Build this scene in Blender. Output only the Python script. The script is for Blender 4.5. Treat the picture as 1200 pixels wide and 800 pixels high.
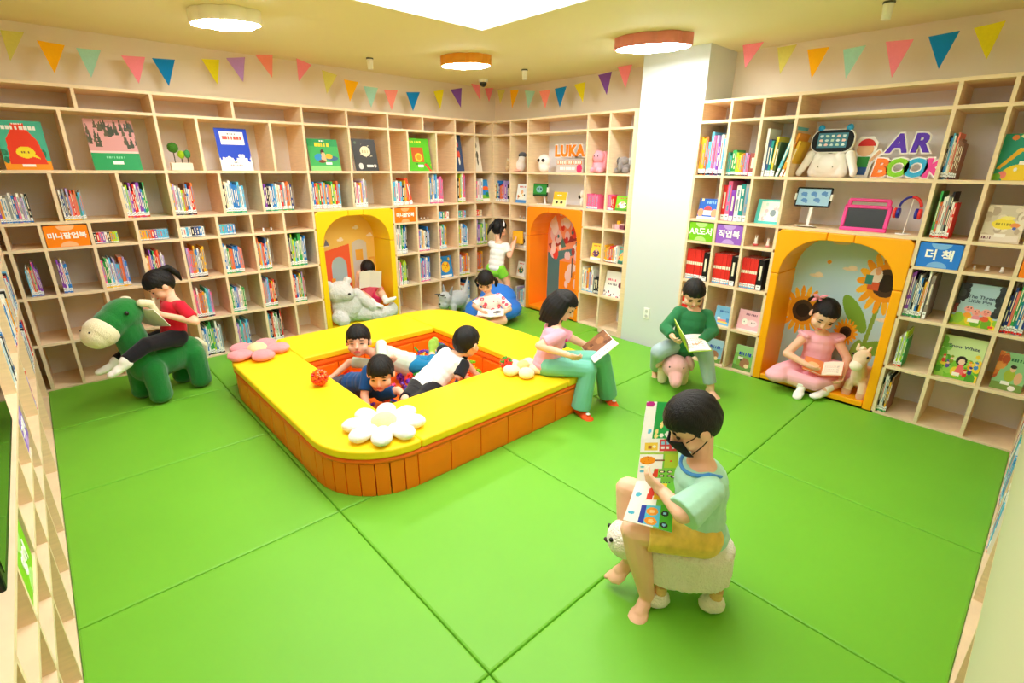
import bpy, bmesh, math, random
import numpy as np
from mathutils import Vector, Matrix

random.seed(11)
rng = np.random.default_rng(5)
for _o in list(bpy.data.objects):
    bpy.data.objects.remove(_o, do_unlink=True)
SC = bpy.context.scene
COL = SC.collection

# ---------------------------------------------------------------- camera, world, exposure
cam_data = bpy.data.cameras.new('camera')
cam_data.sensor_width = 36.0
cam_data.lens = 588.0 / 1200.0 * 36.0
cam_data.clip_start = 0.02
cam = bpy.data.objects.new('camera', cam_data)
COL.objects.link(cam)
cam.matrix_world = Matrix(((0.73461, 0.21583, -0.643246, 0.0),
                           (-0.678432, 0.246106, -0.692216, 0.0),
                           (0.008906, 0.944907, 0.327218, 1.75), (0, 0, 0, 1)))
SC.camera = cam
SC.cycles.max_bounces = 14
SC.cycles.diffuse_bounces = 10
world = bpy.data.worlds.new('room_world')
SC.world = world
world.use_nodes = True
world.node_tree.nodes['Background'].inputs[0].default_value = (0.9, 0.95, 1.0, 1)
world.node_tree.nodes['Background'].inputs[1].default_value = 0.3
VS = SC.view_settings
VS.view_transform = 'Standard'
VS.look = 'None'
VS.exposure = 0.46
VS.gamma = 1.0
VS.use_curve_mapping = False
LAMP_PANEL = 4.0      # radiance of the big ceiling panel
LAMP_CLOUD = 48.0     # radiance of the cloud lamp diffusers

# ---------------------------------------------------------------- small helpers
def lin(c):
    """sRGB '#rrggbb' or 0-255 triple -> linear rgb"""
    if isinstance(c, str):
        c = c.lstrip('#'); c = [int(c[i:i + 2], 16) for i in (0, 2, 4)]
    out = []
    for v in c:
        v = v / 255.0
        out.append(v / 12.92 if v <= 0.04045 else ((v + 0.055) / 1.055) ** 2.4)
    return out

MATS = {}
def mat(name, col='#cccccc', rough=0.6, spec=0.3, noise=0.0, nscale=20.0, bump=0.0, bscale=60.0,
        emit=0.0, sheen=0.0, stretch=None, metal=0.0):
    if name in MATS: return MATS[name]
    m = bpy.data.materials.new(name); m.use_nodes = True
    nt = m.node_tree; b = nt.nodes['Principled BSDF']
    c = lin(col)
    b.inputs['Base Color'].default_value = (*c, 1)
    b.inputs['Roughness'].default_value = rough
    b.inputs['Specular IOR Level'].default_value = spec
    b.inputs['Metallic'].default_value = metal
    if sheen: 
        b.inputs['Sheen Weight'].default_value = sheen
    if emit:
        b.inputs['Emission Color'].default_value = (*c, 1)
        b.inputs['Emission Strength'].default_value = emit
    if noise or bump:
        tc = nt.nodes.new('ShaderNodeTexCoord'); src = tc.outputs['Object']
        if stretch:
            mp = nt.nodes.new('ShaderNodeMapping'); mp.inputs['Scale'].default_value = stretch
            nt.links.new(src, mp.inputs[0]); src = mp.outputs[0]
    if noise:
        n = nt.nodes.new('ShaderNodeTexNoise'); n.inputs['Scale'].default_value = nscale
        n.inputs['Detail'].default_value = 4
        nt.links.new(src, n.inputs['Vector'])
        r = nt.nodes.new('ShaderNodeValToRGB')
        r.color_ramp.elements[0].position = 0.3; r.color_ramp.elements[1].position = 0.7
        r.color_ramp.elements[0].color = (*[v * (1 - noise) for v in c], 1)
        r.color_ramp.elements[1].color = (*[min(1, v * (1 + noise)) for v in c], 1)
        nt.links.new(n.outputs['Fac'], r.inputs[0]); nt.links.new(r.outputs[0], b.inputs['Base Color'])
    if bump:
        n2 = nt.nodes.new('ShaderNodeTexNoise'); n2.inputs['Scale'].default_value = bscale
        n2.inputs['Detail'].default_value = 3
        nt.links.new(src, n2.inputs['Vector'])
        bp = nt.nodes.new('ShaderNodeBump'); bp.inputs['Strength'].default_value = bump
        bp.inputs['Distance'].default_value = 0.01
        nt.links.new(n2.outputs['Fac'], bp.inputs['Height']); nt.links.new(bp.outputs[0], b.inputs['Normal'])
    MATS[name] = m
    return m

def paint_mat(name='printed_paper', rough=0.45):
    if name in MATS: return MATS[name]
    m = bpy.data.materials.new(name); m.use_nodes = True
    nt = m.node_tree; b = nt.nodes['Principled BSDF']
    a = nt.nodes.new('ShaderNodeAttribute'); a.attribute_name = 'Col'
    nt.links.new(a.outputs['Color'], b.inputs['Base Color'])
    b.inputs['Roughness'].default_value = rough; b.inputs['Specular IOR Level'].default_value = 0.3
    MATS[name] = m
    return m

def wood_mat(name, col, rough=0.5):
    if name in MATS: return MATS[name]
    m = mat(name, col, rough=rough, spec=0.3, noise=0.06, nscale=3.0, stretch=(1, 1, 1))
    nt = m.node_tree; b = nt.nodes['Principled BSDF']
    ramp = [n for n in nt.nodes if n.type == 'VALTORGB'][0]
    tc = [n for n in nt.nodes if n.type == 'TEX_COORD'][0]
    geo = nt.nodes.new('ShaderNodeNewGeometry')
    mp = [n for n in nt.nodes if n.type == 'MAPPING'][0]
    mp.inputs['Scale'].default_value = (3, 3, 25)
    nt.links.new(geo.outputs['Position'], mp.inputs[0])
    return m

LOCAL = set()
def link(o, parent=None, label=None, cat=None, group=None, kind=None):
    COL.objects.link(o)
    if parent is not None:
        o.parent = parent
        o.matrix_parent_inverse = Matrix.Translation(-parent.location) if parent.type == 'EMPTY' and parent.name not in LOCAL else Matrix.Identity(4)
    if label: o['label'] = label
    if cat: o['category'] = cat
    if group: o['group'] = group
    if kind: o['kind'] = kind
    return o

def thing(name, label, cat, loc, group=None):
    """an Empty at the base of a thing; its parts are built in world coordinates"""
    o = bpy.data.objects.new(name, None); o.empty_display_size = 0.05
    o.location = loc
    return link(o, None, label, cat, group)

def thing_m(name, label, cat, M, group=None):
    """an Empty placed by a matrix; its parts are built in its own coordinates"""
    o = thing(name, label, cat, (0, 0, 0), group); o.matrix_world = M; LOCAL.add(o.name)
    return o

def mesh_obj(name, me, parent=None, m=None, loc=None, rot=None, scale=None, **kw):
    o = bpy.data.objects.new(name, me)
    if m is not None and len(me.materials) == 0: me.materials.append(m)
    link(o, parent, **kw)
    if loc is not None: o.location = loc
    if rot is not None: o.rotation_euler = rot
    if scale is not None: o.scale = scale
    return o

class MB:
    """mesh builder: world-space verts, faces, material slots"""
    def __init__(s): s.v = []; s.f = []; s.mi = []; s.mats = []
    def slot(s, m):
        if m not in s.mats: s.mats.append(m)
        return s.mats.index(m)
    def add(s, v, f, m=None):
        n = len(s.v); s.v += [tuple(p) for p in v]
        k = s.slot(m) if m is not None else 0
        for q in f: s.f.append(tuple(i + n for i in q)); s.mi.append(k)
    def box(s, lo, hi, m=None, M=None):
        (a, b, c), (d, e, g) = lo, hi
        v = [(a, b, c), (d, b, c), (d, e, c), (a, e, c), (a, b, g), (d, b, g), (d, e, g), (a, e, g)]
        if M is not None: v = [tuple(M @ Vector(p)) for p in v]
        s.add(v, [(0, 3, 2, 1), (4, 5, 6, 7), (0, 1, 5, 4), (1, 2, 6, 5), (2, 3, 7, 6), (3, 0, 4, 7)], m)
    def tube(s, pts, rad, m=None, n=8, closed=False):
        pts = [Vector(p) for p in pts]
        rads = rad if isinstance(rad, (list, tuple)) else [rad] * len(pts)
        v = []; f = []; N = len(pts); ref = None
        for i, p in enumerate(pts):
            t = (pts[min(i + 1, N - 1)] - pts[max(i - 1, 0)]) if not closed else (pts[(i + 1) % N] - pts[i - 1])
            t.normalize()
            if ref is None:
                ref = t.orthogonal().normalized()
            ref = (ref - t * ref.dot(t)).normalized(); bi = t.cross(ref)
            for k in range(n):
                a = 2 * math.pi * k / n
                v.append(p + (ref * math.cos(a) + bi * math.sin(a)) * rads[i])
        for i in range(N if closed else N - 1):
            j = (i + 1) % N
            for k in range(n):
                f.append((i * n + k, i * n + (k + 1) % n, j * n + (k + 1) % n, j * n + k))
        if not closed:
            f.append(tuple(range(n - 1, -1, -1))); f.append(tuple((N - 1) * n + k for k in range(n)))
        s.add(v, f, m)
    def prism(s, poly, h0, h1, m=None, M=None):
        """polygon in xy extruded in z"""
        n = len(poly)
        v = [(x, y, h0) for x, y in poly] + [(x, y, h1) for x, y in poly]
        if M is not None: v = [tuple(M @ Vector(p)) for p in v]
        f = [tuple(range(n - 1, -1, -1)), tuple(range(n, 2 * n))]
        f += [(i, (i + 1) % n, n + (i + 1) % n, n + i) for i in range(n)]
        s.add(v, f, m)
    def mesh(s, name, smooth=False):
        me = bpy.data.meshes.new(name); me.from_pydata([tuple(p) for p in s.v], [], s.f)
        for m in s.mats: me.materials.append(m)
        if s.mats: me.polygons.foreach_set('material_index', s.mi)
        if smooth: me.polygons.foreach_set('use_smooth', [True] * len(me.polygons))
        me.update(); return me
    def obj(s, name, parent=None, m=None, smooth=False, bevel=0, seg=2, **kw):
        o = mesh_obj(name, s.mesh(name, smooth), parent, m, **kw)
        if bevel:
            b = o.modifiers.new('bevel', 'BEVEL'); b.width = bevel; b.segments = seg; b.limit_method = 'ANGLE'
            b.harden_normals = False
        return o

UNIT = {}
def unit_box(m):
    """shared 1x1x1 box (corner at 0) per material"""
    if m.name not in UNIT:
        b = MB(); b.box((0, 0, 0), (1, 1, 1), m); UNIT[m.name] = b.mesh('board')
    return UNIT[m.name]
def slab(name, lo, hi, m, parent=None, **kw):
    o = bpy.data.objects.new(name, unit_box(m)); link(o, parent, **kw)
    o.location = lo; o.scale = [b - a for a, b in zip(lo, hi)]
    return o

# ---- closed primitives used by blob()
def P_cap(p0, p1, r0, r1=None, flat=False, n=12):
    r1 = r0 if r1 is None else r1
    p0 = np.array(p0, float); p1 = np.array(p1, float); d = p1 - p0; L = np.linalg.norm(d)
    d = d / L if L > 1e-6 else np.array([0, 0, 1.0])
    a = np.cross(d, [0, 0, 1.0]) if abs(d[2]) < .9 else np.cross(d, [1.0, 0, 0])
    a /= np.linalg.norm(a); b = np.cross(d, a)
    rings = []
    if not flat:
        for k in (0.95, 0.6, 0.25): rings.append((p0 - d * r0 * math.sin(k * 1.5708), r0 * math.cos(k * 1.5708)))
    rings.append((p0, r0)); rings.append((p1, r1))
    if not flat:
        for k in (0.25, 0.6, 0.95): rings.append((p1 + d * r1 * math.sin(k * 1.5708), r1 * math.cos(k * 1.5708)))
    t = np.arange(n) * 2 * math.pi / n
    v = np.concatenate([c + np.outer(np.cos(t), a) * r + np.outer(np.sin(t), b) * r for c, r in rings])
    f = []
    for i in range(len(rings) - 1):
        for k in range(n): f.append((i * n + k, i * n + (k + 1) % n, (i + 1) * n + (k + 1) % n, (i + 1) * n + k))
    f.append(tuple(range(n - 1, -1, -1))); f.append(tuple((len(rings) - 1) * n + k for k in range(n)))
    return v, f
def P_ell(c, r, R=None, nu=16, nv=10):
    v = [(0, 0, 1.0)]
    for i in range(1, nv):
        th = math.pi * i / nv
        for k in range(nu):
            a = 2 * math.pi * k / nu; v.append((math.sin(th) * math.cos(a), math.sin(th) * math.sin(a), math.cos(th)))
    v.append((0, 0, -1.0)); v = np.array(v) * np.array(r)
    if R is not None: v = v @ np.array(R).T
    v = v + np.array(c); f = []
    for k in range(nu): f.append((0, 1 + k, 1 + (k + 1) % nu))
    for i in range(nv - 2):
        for k in range(nu):
            a = 1 + i * nu; f.append((a + k, a + nu + k, a + nu + (k + 1) % nu, a + (k + 1) % nu))
    a = 1 + (nv - 2) * nu
    for k in range(nu): f.append((a + k, len(v) - 1, a + (k + 1) % nu))
    return v, f
def P_chain(pts, rads, **k):
    return [P_cap(pts[i], pts[i + 1], rads[i], rads[i + 1], **k) for i in range(len(pts) - 1)]

def blob(name, prims, voxel=0.006, smooth=4, fac=0.5):
    """fuse overlapping closed shapes into one continuous surface"""
    b = MB()
    for v, f in prims: b.add(v, f)
    me0 = b.mesh(name + '_raw'); o = bpy.data.objects.new('tmp', me0); COL.objects.link(o)
    r = o.modifiers.new('r', 'REMESH'); r.mode = 'VOXEL'; r.voxel_size = voxel; r.use_smooth_shade = True
    if smooth:
        s = o.modifiers.new('s', 'SMOOTH'); s.iterations = smooth; s.factor = fac
    dg = bpy.context.evaluated_depsgraph_get(); dg.update()
    me = bpy.data.meshes.new_from_object(o.evaluated_get(dg))
    bpy.data.objects.remove(o, do_unlink=True); bpy.data.meshes.remove(me0)
    me.name = name; me.materials.clear()
    me.polygons.foreach_set('use_smooth', [True] * len(me.polygons))
    return me
def blob_obj(name, prims, m, parent=None, voxel=0.006, smooth=4, **kw):
    return mesh_obj(name, blob(name, prims, voxel, smooth), parent, m, **kw)
def ell_obj(name, c, r, m, parent=None, R=None, nu=16, nv=10, **kw):
    b = MB(); v, f = P_ell(c, r, R, nu, nv); b.add(v, f, m)
    return b.obj(name, parent, smooth=True, **kw)

# ---- painted flat print (covers, murals, screens)
class Canvas:
    """u right 0..1, v up 0..1"""
    def __init__(s, w, h, col):
        s.w, s.h = w, h; s.a = np.zeros((h, w, 3)); s.a[:] = lin(col)
        s.U, s.V = np.meshgrid((np.arange(w) + .5) / w, (np.arange(h) + .5) / h)
        s.asp = 1.0
    def _put(s, k, col): s.a[k] = lin(col)
    def rect(s, x0, y0, x1, y1, col): s._put((s.U >= x0) & (s.U <= x1) & (s.V >= y0) & (s.V <= y1), col)
    def ell(s, cx, cy, rx, ry, col, rot=0):
        a = math.radians(rot); x = s.U - cx; y = s.V - cy
        X = x * math.cos(a) + y * math.sin(a); Y = -x * math.sin(a) + y * math.cos(a)
        s._put((X / rx) ** 2 + (Y / ry) ** 2 <= 1, col)
    def poly(s, pts, col):
        k = np.zeros_like(s.U, bool); n = len(pts)
        for i in range(n):
            (x0, y0), (x1, y1) = pts[i], pts[(i + 1) % n]
            if y0 == y1: continue
            c = ((s.V > min(y0, y1)) & (s.V <= max(y0, y1))) & (s.U < (s.V - y0) / (y1 - y0) * (x1 - x0) + x0)
            k ^= c
        s._put(k, col)
    def spots(s, n, cols, r=(.02, .05), box=(0, 0, 1, 1), seed=1):
        q = random.Random(seed)
        for i in range(n):
            rr = q.uniform(*r); s.ell(q.uniform(box[0], box[2]), q.uniform(box[1], box[3]), rr, rr * q.uniform(.7, 1.3), cols[i % len(cols)])
    def vgrad(s, c0, c1):
        a, b = np.array(lin(c0)), np.array(lin(c1)); s.a[:] = a + (b - a) * s.V[..., None]
    def bars(s, x0, y0, x1, y1, n, col, fill=.6, seed=2):
        """a line of tiny print"""
        q = random.Random(seed); st = (x1 - x0) / n
        for i in range(n):
            x = x0 + i * st; s.rect(x, y0, x + st * fill * q.uniform(.7, 1.2), y1, col)
    def mesh(s, name, W, H, curve=None, thick=0.0):
        """sheet in local x (0..W) and z (0..H), facing -y"""
        nx, ny = s.w + 1, s.h + 1
        X, Z = np.meshgrid(np.linspace(0, W, nx), np.linspace(0, H, ny))
        Y = np.zeros_like(X) if curve is None else curve(X / W, Z / H)
        v = np.stack([X, Y, Z], -1).reshape(-1, 3)
        i = np.arange(s.w)[None] + np.arange(s.h)[:, None] * nx
        f = np.stack([i, i + 1, i + nx + 1, i + nx], -1).reshape(-1, 4)
        me = bpy.data.meshes.new(name); me.from_pydata(v.tolist(), [], f.tolist())
        ca = me.color_attributes.new('Col', 'FLOAT_COLOR', 'CORNER')
        col = np.ones((s.h * s.w, 4, 4), np.float32); col[:, :, :3] = s.a.reshape(-1, 1, 3)
        ca.data.foreach_set('color', col.ravel())
        me.materials.append(paint_mat()); me.update()
        return me

def text_mesh(txt, size, extrude=0.002, bold=0.0, shear=0.0, align='CENTER', res=3):
    c = bpy.data.curves.new('t', 'FONT'); c.body = txt; c.size = size; c.extrude = extrude
    c.offset = bold; c.shear = shear; c.align_x = align; c.align_y = 'CENTER'; c.resolution_u = res
    o = bpy.data.objects.new('t', c); COL.objects.link(o)
    dg = bpy.context.evaluated_depsgraph_get(); dg.update()
    me = bpy.data.meshes.new_from_object(o.evaluated_get(dg))
    bpy.data.objects.remove(o, do_unlink=True); bpy.data.curves.remove(c)
    me.materials.clear()
    return me

# ---- wall frames: local x right along the wall, local y into the shelf, z up
YA, XB, XC, XD, YE = 5.28, 4.52, 4.41, -0.235, -0.12
ROT = {'A': 0.0, 'B': -math.pi / 2, 'C': -math.pi / 2, 'D': math.pi / 2, 'E': math.pi}
def wp(w, u, d, z):
    if w == 'A': return Vector((u, YA + d, z))
    if w == 'B': return Vector((XB + d, u, z))
    if w == 'C': return Vector((XC + d, u, z))
    if w == 'D': return Vector((XD - d, u, z))
    return Vector((u, YE - d, z))
def wm(w, u, d, z, lean=0.0):
    """matrix of a thing standing on shelf w at u, set back d; lean tips it backwards"""
    return Matrix.Translation(wp(w, u, d, z)) @ Matrix.Rotation(ROT[w], 4, 'Z') @ Matrix.Rotation(-lean, 4, 'X')
ROWZ = {1: 2.135, 2: 1.69, 3: 1.315, 4: 1.12, 5: 0.755, 6: 0.375, 7: 0.0}
ORD = ['zeroth', 'first', 'second', 'third', 'fourth', 'fifth', 'sixth', 'seventh', 'eighth', 'ninth', 'tenth', 'eleventh',
       'twelfth', 'thirteenth', 'fourteenth', 'fifteenth', 'sixteenth', 'seventeenth', 'eighteenth', 'nineteenth', 'twentieth']

# ================================================================ THE ROOM
W_WOOD = wood_mat('birch_plywood', '#eed6b4', 0.5)
W_EDGE = wood_mat('birch_plywood_edge', '#f0d8b0', 0.5)
W_BACK = mat('shelf_back_white', '#edf0fa', 0.6)
WALLC = mat('wall_cream', '#efe5d2', 0.7, noise=0.02, nscale=3)
WHITE = mat('white_paint', '#d6dde0', 0.6)
CEIL = mat('ceiling_paint', '#efe6bd', 0.75, noise=0.015, nscale=2)
MATG = mat('green_vinyl', '#70b832', 0.45, spec=0.35, noise=0.03, nscale=2.0, bump=0.06, bscale=400)
ZC = 2.75
XW, YW = 4.85, 5.71        # walls behind the shelves

slab('floor', (-0.7, -0.6, -0.10), (5.0, 5.85, -0.045), mat('floor_under', '#8a8f80', 0.8), kind='structure', label='bare floor under the green play mats')
slab('wall_back', (-0.75, YW, -0.10), (5.05, YW + 0.12, ZC), WALLC, kind='structure', label='cream wall above the long left bookcase')
slab('wall_right', (XW + 0.10, -0.65, -0.10), (XW + 0.22, YW, ZC), WALLC, kind='structure', label='cream wall above the right-hand bookcases')
slab('wall_left', (-0.80, -0.65, -0.10), (-0.68, YW, ZC), WALLC, kind='structure', label='cream wall behind the near left bookcase')
slab('wall_near', (-0.80, -0.70, -0.10), (5.05, -0.58, ZC), WALLC, kind='structure', label='cream wall behind the near right cabinet')
slab('ceiling', (-0.80, -0.70, ZC), (5.07, YW + 0.12, ZC + 0.1), CEIL, kind='structure', label='pale yellow-green tinted ceiling')
# the white column between the two right-hand bookcases, flush with their fronts
col = slab('wall_column', (4.46, 2.385, -0.05), (XW + 0.10, 3.035, ZC), WHITE, kind='structure', label='white column between the two right-hand bookcases')

# socket on the column
t = thing('wall_socket', 'white double wall socket low on the white column', 'socket', (4.46, 2.74, 0.30))
b = MB(); b.box((4.452, 2.705, 0.27), (4.46, 2.775, 0.385)); b.obj('cover_plate', t, mat('socket_white', '#f4f4f2', 0.35), bevel=0.003)
for zz in (0.30, 0.353):
    b = MB(); b.prism([(0.017 * math.cos(a), 0.017 * math.sin(a)) for a in np.linspace(0, 2 * math.pi, 17)[:-1]], 0, 0.003, None,
                      Matrix.Translation((4.4525, 2.74, zz)) @ Matrix.Rotation(-math.pi / 2, 4, 'Y'))
    b.obj('outlet', t, mat('socket_grey', '#c9cbca', 0.4))

# ---------------------------------------------------------------- floor mats: each folding mat is a thing
xs = [XD, 0.86, 1.95, 3.02, XC]; ys = [YE, 1.03, 2.27, 3.40, 4.42, YA]
rowname = ['nearest the cabinet', 'second from the cabinet', 'third from the cabinet', 'fourth from the cabinet', 'along the long bookcase']
colname = ['against the near left bookcase', 'second from the near left bookcase', 'third from the near left bookcase', 'against the right bookcase']
for i in range(4):
    for j in range(5):
        x0, x1, y0, y1 = xs[i], xs[i + 1], ys[j], ys[j + 1]
        if i == 3 and y0 > 3.0: x1 = XB
        g = 0.0012; r = 0.010
        # gently padded slab: flat middle, rounded rim
        b = MB(); ins = [0, 0.003, r, 0.05]; hz = [-r, -0.004, -0.0010, 0.0]
        rings = [[(x0 + g, y0 + g, -0.045), (x1 - g, y0 + g, -0.045), (x1 - g, y1 - g, -0.045), (x0 + g, y1 - g, -0.045)]]
        for q, h in zip(ins, hz):
            rings.append([(x0 + g + q, y0 + g + q, h), (x1 - g - q, y0 + g + q, h), (x1 - g - q, y1 - g - q, h), (x0 + g + q, y1 - g - q, h)])
        v = [p for rg in rings for p in rg]; f = [(3, 2, 1, 0)]
        for k in range(len(rings) - 1):
            for q in range(4): f.append((k * 4 + q, k * 4 + (q + 1) % 4, k * 4 + 4 + (q + 1) % 4, k * 4 + 4 + q))
        k = (len(rings) - 1) * 4; f.append((k, k + 1, k + 2, k + 3))
        b.add(v, f, MATG)
        b.obj('play_mat', None, smooth=False, label='green vinyl play mat, %s, %s' % (rowname[j], colname[i]), cat='mat', group='green play mats on the floor')

# ---------------------------------------------------------------- ceiling lights
LIGHT_W = mat('lamp_diffuser', '#ffffff', 0.5, emit=LAMP_CLOUD)
PANEL_W = mat('panel_diffuser', '#ffffff', 0.5, emit=LAMP_PANEL)
t = thing('ceiling_panel', 'large glowing square light panel in the ceiling centre', 'ceiling light', (1.58, 2.07, ZC))
b = MB(); b.box((0.35, 0.75, ZC - 0.006), (2.81, 3.39, ZC - 0.0005), PANEL_W); b.obj('diffuser', t)
b = MB()
for lo, hi in (((0.335, 0.735), (2.825, 0.75)), ((0.335, 3.39), (2.825, 3.405)), ((0.335, 0.75), (0.35, 3.39)), ((2.81, 0.75), (2.825, 3.39))):
    b.box((*lo, ZC - 0.012), (*hi, ZC - 0.0005))
b.obj('frame', t, mat('panel_frame', '#f3f1e4', 0.5))

def cloud_outline(L, W, n=72):
    """rounded cloud: union of circles sampled radially"""
    cs = [(-.30, -.02, .19), (-.10, .14, .22), (.14, .12, .22), (.32, .0, .18), (.18, -.14, .20), (-.05, -.16, .21), (-.22, -.12, .18), (0, 0, .28)]
    out = []
    for k in range(n):
        a = 2 * math.pi * k / n; d = (math.cos(a), math.sin(a)); best = 0
        for cx, cy, r in cs:
            bb = cx * d[0] + cy * d[1]; disc = bb * bb - (cx * cx + cy * cy - r * r)
            if disc > 0: best = max(best, bb + math.sqrt(disc))
        out.append((best * d[0] * L, best * d[1] * W))
    return out
def cloud_lamp(x, y, rz, L, W, col, label):
    t = thing('cloud_lamp', label, 'ceiling light', (x, y, ZC), 'cloud shaped ceiling lamps')
    M = Matrix.Translation((x, y, 0)) @ Matrix.Rotation(rz, 4, 'Z')
    o = cloud_outline(L, W); n = len(o)
    b = MB(); b.prism(o, ZC - 0.085, ZC - 0.001, col, M); b.obj('lamp_body', t, bevel=0.004)
    b = MB(); b.prism([(p[0] * .94, p[1] * .94) for p in o], ZC - 0.093, ZC - 0.084, LIGHT_W, M); b.obj('diffuser', t, bevel=0.004)
cloud_lamp(1.25, 4.28, -0.78, 0.50, 0.42, mat('lamp_cream', '#f2ecd2', 0.5), 'white cloud-shaped ceiling lamp above the left bookcase')
cloud_lamp(3.33, 4.27, -0.95, 0.50, 0.42, mat('lamp_orange', '#e89a2a', 0.45), 'orange-rimmed cloud-shaped ceiling lamp near the far corner')
cloud_lamp(3.92, 2.60, -1.15, 0.62, 0.46, mat('lamp_pink', '#e08a80', 0.45), 'pink-rimmed cloud-shaped ceiling lamp by the white column')

def spotlight(x, y, label):
    t = thing('spotlight', label, 'spotlight', (x, y, ZC), 'small white ceiling spotlights')
    b = MB(); b.tube([(x, y, ZC - 0.012), (x, y, ZC)], 0.034, n=16); b.obj('mount', t, mat('spot_dark', '#4c4a44', 0.5))
    b = MB(); b.tube([(x, y, ZC - 0.10), (x, y, ZC - 0.012)], [0.026, 0.030], n=16); b.obj('can', t, mat('spot_white', '#f2efe2', 0.5), smooth=False)
spotlight(2.73, 5.02, 'small white ceiling spotlight above the green airplane book')
spotlight(4.21, 4.37, 'small white ceiling spotlight near the far corner')
spotlight(4.20, 1.09, 'small white ceiling spotlight above the robot shelf')
t = thing('security_camera', 'small black dome security camera near the far corner', 'camera', (4.30, 5.18, ZC))
b = MB(); b.tube([(4.30, 5.18, ZC - 0.035), (4.30, 5.18, ZC)], [0.055, 0.06], n=20); b.obj('camera_base', t, mat('spot_white', '#f2efe2', 0.5))
ell_obj('dome', (4.30, 5.18, ZC - 0.04), (0.043, 0.043, 0.045), mat('dome_black', '#141414', 0.15, spec=.6), t)

# ---------------------------------------------------------------- bunting
PEN = {'y': '#d9d06a', 'o': '#ffb60a', 'm': '#a5d8c4', 'p': '#ff8fa0', 'b': '#0b86cf', 'l': '#e4d51e', 'i': '#b98bd0', 's': '#ff9484', 'v': '#8350b5'}
def bunting(w, d, flags, label):
    t = thing('bunting', label, 'bunting', wp(w, flags[0][1], d, 2.6), 'pennant garlands above the shelves')
    for c, u0, z0, u1, z1, u2, z2 in flags:
        p = [wp(w, u0, d, z0), wp(w, u1, d, z1), wp(w, u2, d, z2)]
        nrm = (p[1] - p[0]).cross(p[2] - p[0]).normalized() * 0.0012
        b = MB(); v = [q + nrm for q in p] + [q - nrm for q in p]
        b.add(v, [(0, 1, 2), (5, 4, 3), (0, 3, 4, 1), (1, 4, 5, 2), (2, 5, 3, 0)])
        b.obj('pennant', t, mat('felt_' + c, PEN[c], 0.9, noise=.04, nscale=60))
    pts = []
    for c, u0, z0, u1, z1, u2, z2 in flags: pts += [wp(w, u0, d, z0), wp(w, u1, d, z1)]
    b = MB(); b.tube(pts, 0.0008, n=4); b.obj('string', t, mat('string_clear', '#e6dcc4', 0.6))
bunting('A', .22, [
    ('y', 0.099, 2.645, 0.225, 2.649, 0.106, 2.447),
    ('o', 0.285, 2.609, 0.442, 2.599, 0.339, 2.396),
    ('m', 0.506, 2.59, 0.657, 2.594, 0.557, 2.39),
    ('p', 0.784, 2.575, 0.946, 2.584, 0.865, 2.38),
    ('b', 0.993, 2.584, 1.158, 2.593, 1.077, 2.382),
    ('l', 1.363, 2.626, 1.507, 2.638, 1.459, 2.434),
    ('i', 1.565, 2.659, 1.727, 2.687, 1.68, 2.478),
    ('s', 1.82, 2.72, 1.978, 2.74, 1.947, 2.542),
    ('p', 2.201, 2.74, 2.345, 2.7, 2.198, 2.54),
    ('y', 2.446, 2.667, 2.605, 2.638, 2.474, 2.451),
    ('o', 2.676, 2.606, 2.838, 2.599, 2.721, 2.399),
    ('m', 2.893, 2.564, 3.066, 2.564, 2.965, 2.36),
    ('s', 3.138, 2.554, 3.31, 2.562, 3.218, 2.353),
    ('b', 3.421, 2.555, 3.605, 2.572, 3.499, 2.364),
    ('l', 3.797, 2.599, 3.947, 2.632, 3.887, 2.412),
    ('v', 4.049, 2.642, 4.219, 2.677, 4.199, 2.454),
    ('p', 4.368, 2.74, 4.506, 2.74, 4.517, 2.559),
    ], 'garland of felt pennants hanging above the long left bookcase')
bunting('B', .22, [
    ('p', 5.679, 2.74, 5.506, 2.729, 5.593, 2.574),
    ('y', 5.422, 2.701, 5.273, 2.688, 5.371, 2.527),
    ('o', 5.176, 2.669, 5.02, 2.665, 5.142, 2.461),
    ('m', 4.913, 2.646, 4.735, 2.62, 4.847, 2.441),
    ('s', 4.663, 2.614, 4.482, 2.616, 4.556, 2.421),
    ('b', 4.414, 2.618, 4.231, 2.628, 4.324, 2.414),
    ('l', 4.118, 2.634, 3.959, 2.644, 3.981, 2.442),
    ('v', 3.787, 2.692, 3.61, 2.705, 3.657, 2.491),
    ('p', 3.538, 2.74, 3.362, 2.74, 3.422, 2.535),
    ], 'garland of felt pennants hanging above the far corner bookcase')
bunting('C', .27, [
    ('p', 2.218, 2.74, 2.046, 2.74, 2.171, 2.562),
    ('y', 1.929, 2.681, 1.782, 2.684, 1.875, 2.484),
    ('o', 1.699, 2.637, 1.544, 2.633, 1.63, 2.428),
    ('m', 1.447, 2.602, 1.302, 2.609, 1.391, 2.403),
    ('p', 1.184, 2.614, 1.021, 2.605, 1.099, 2.378),
    ('b', 0.942, 2.608, 0.78, 2.618, 0.841, 2.402),
    ('l', 0.713, 2.622, 0.565, 2.639, 0.606, 2.428),
    ], 'garland of felt pennants hanging above the robot bookcase')


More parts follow.
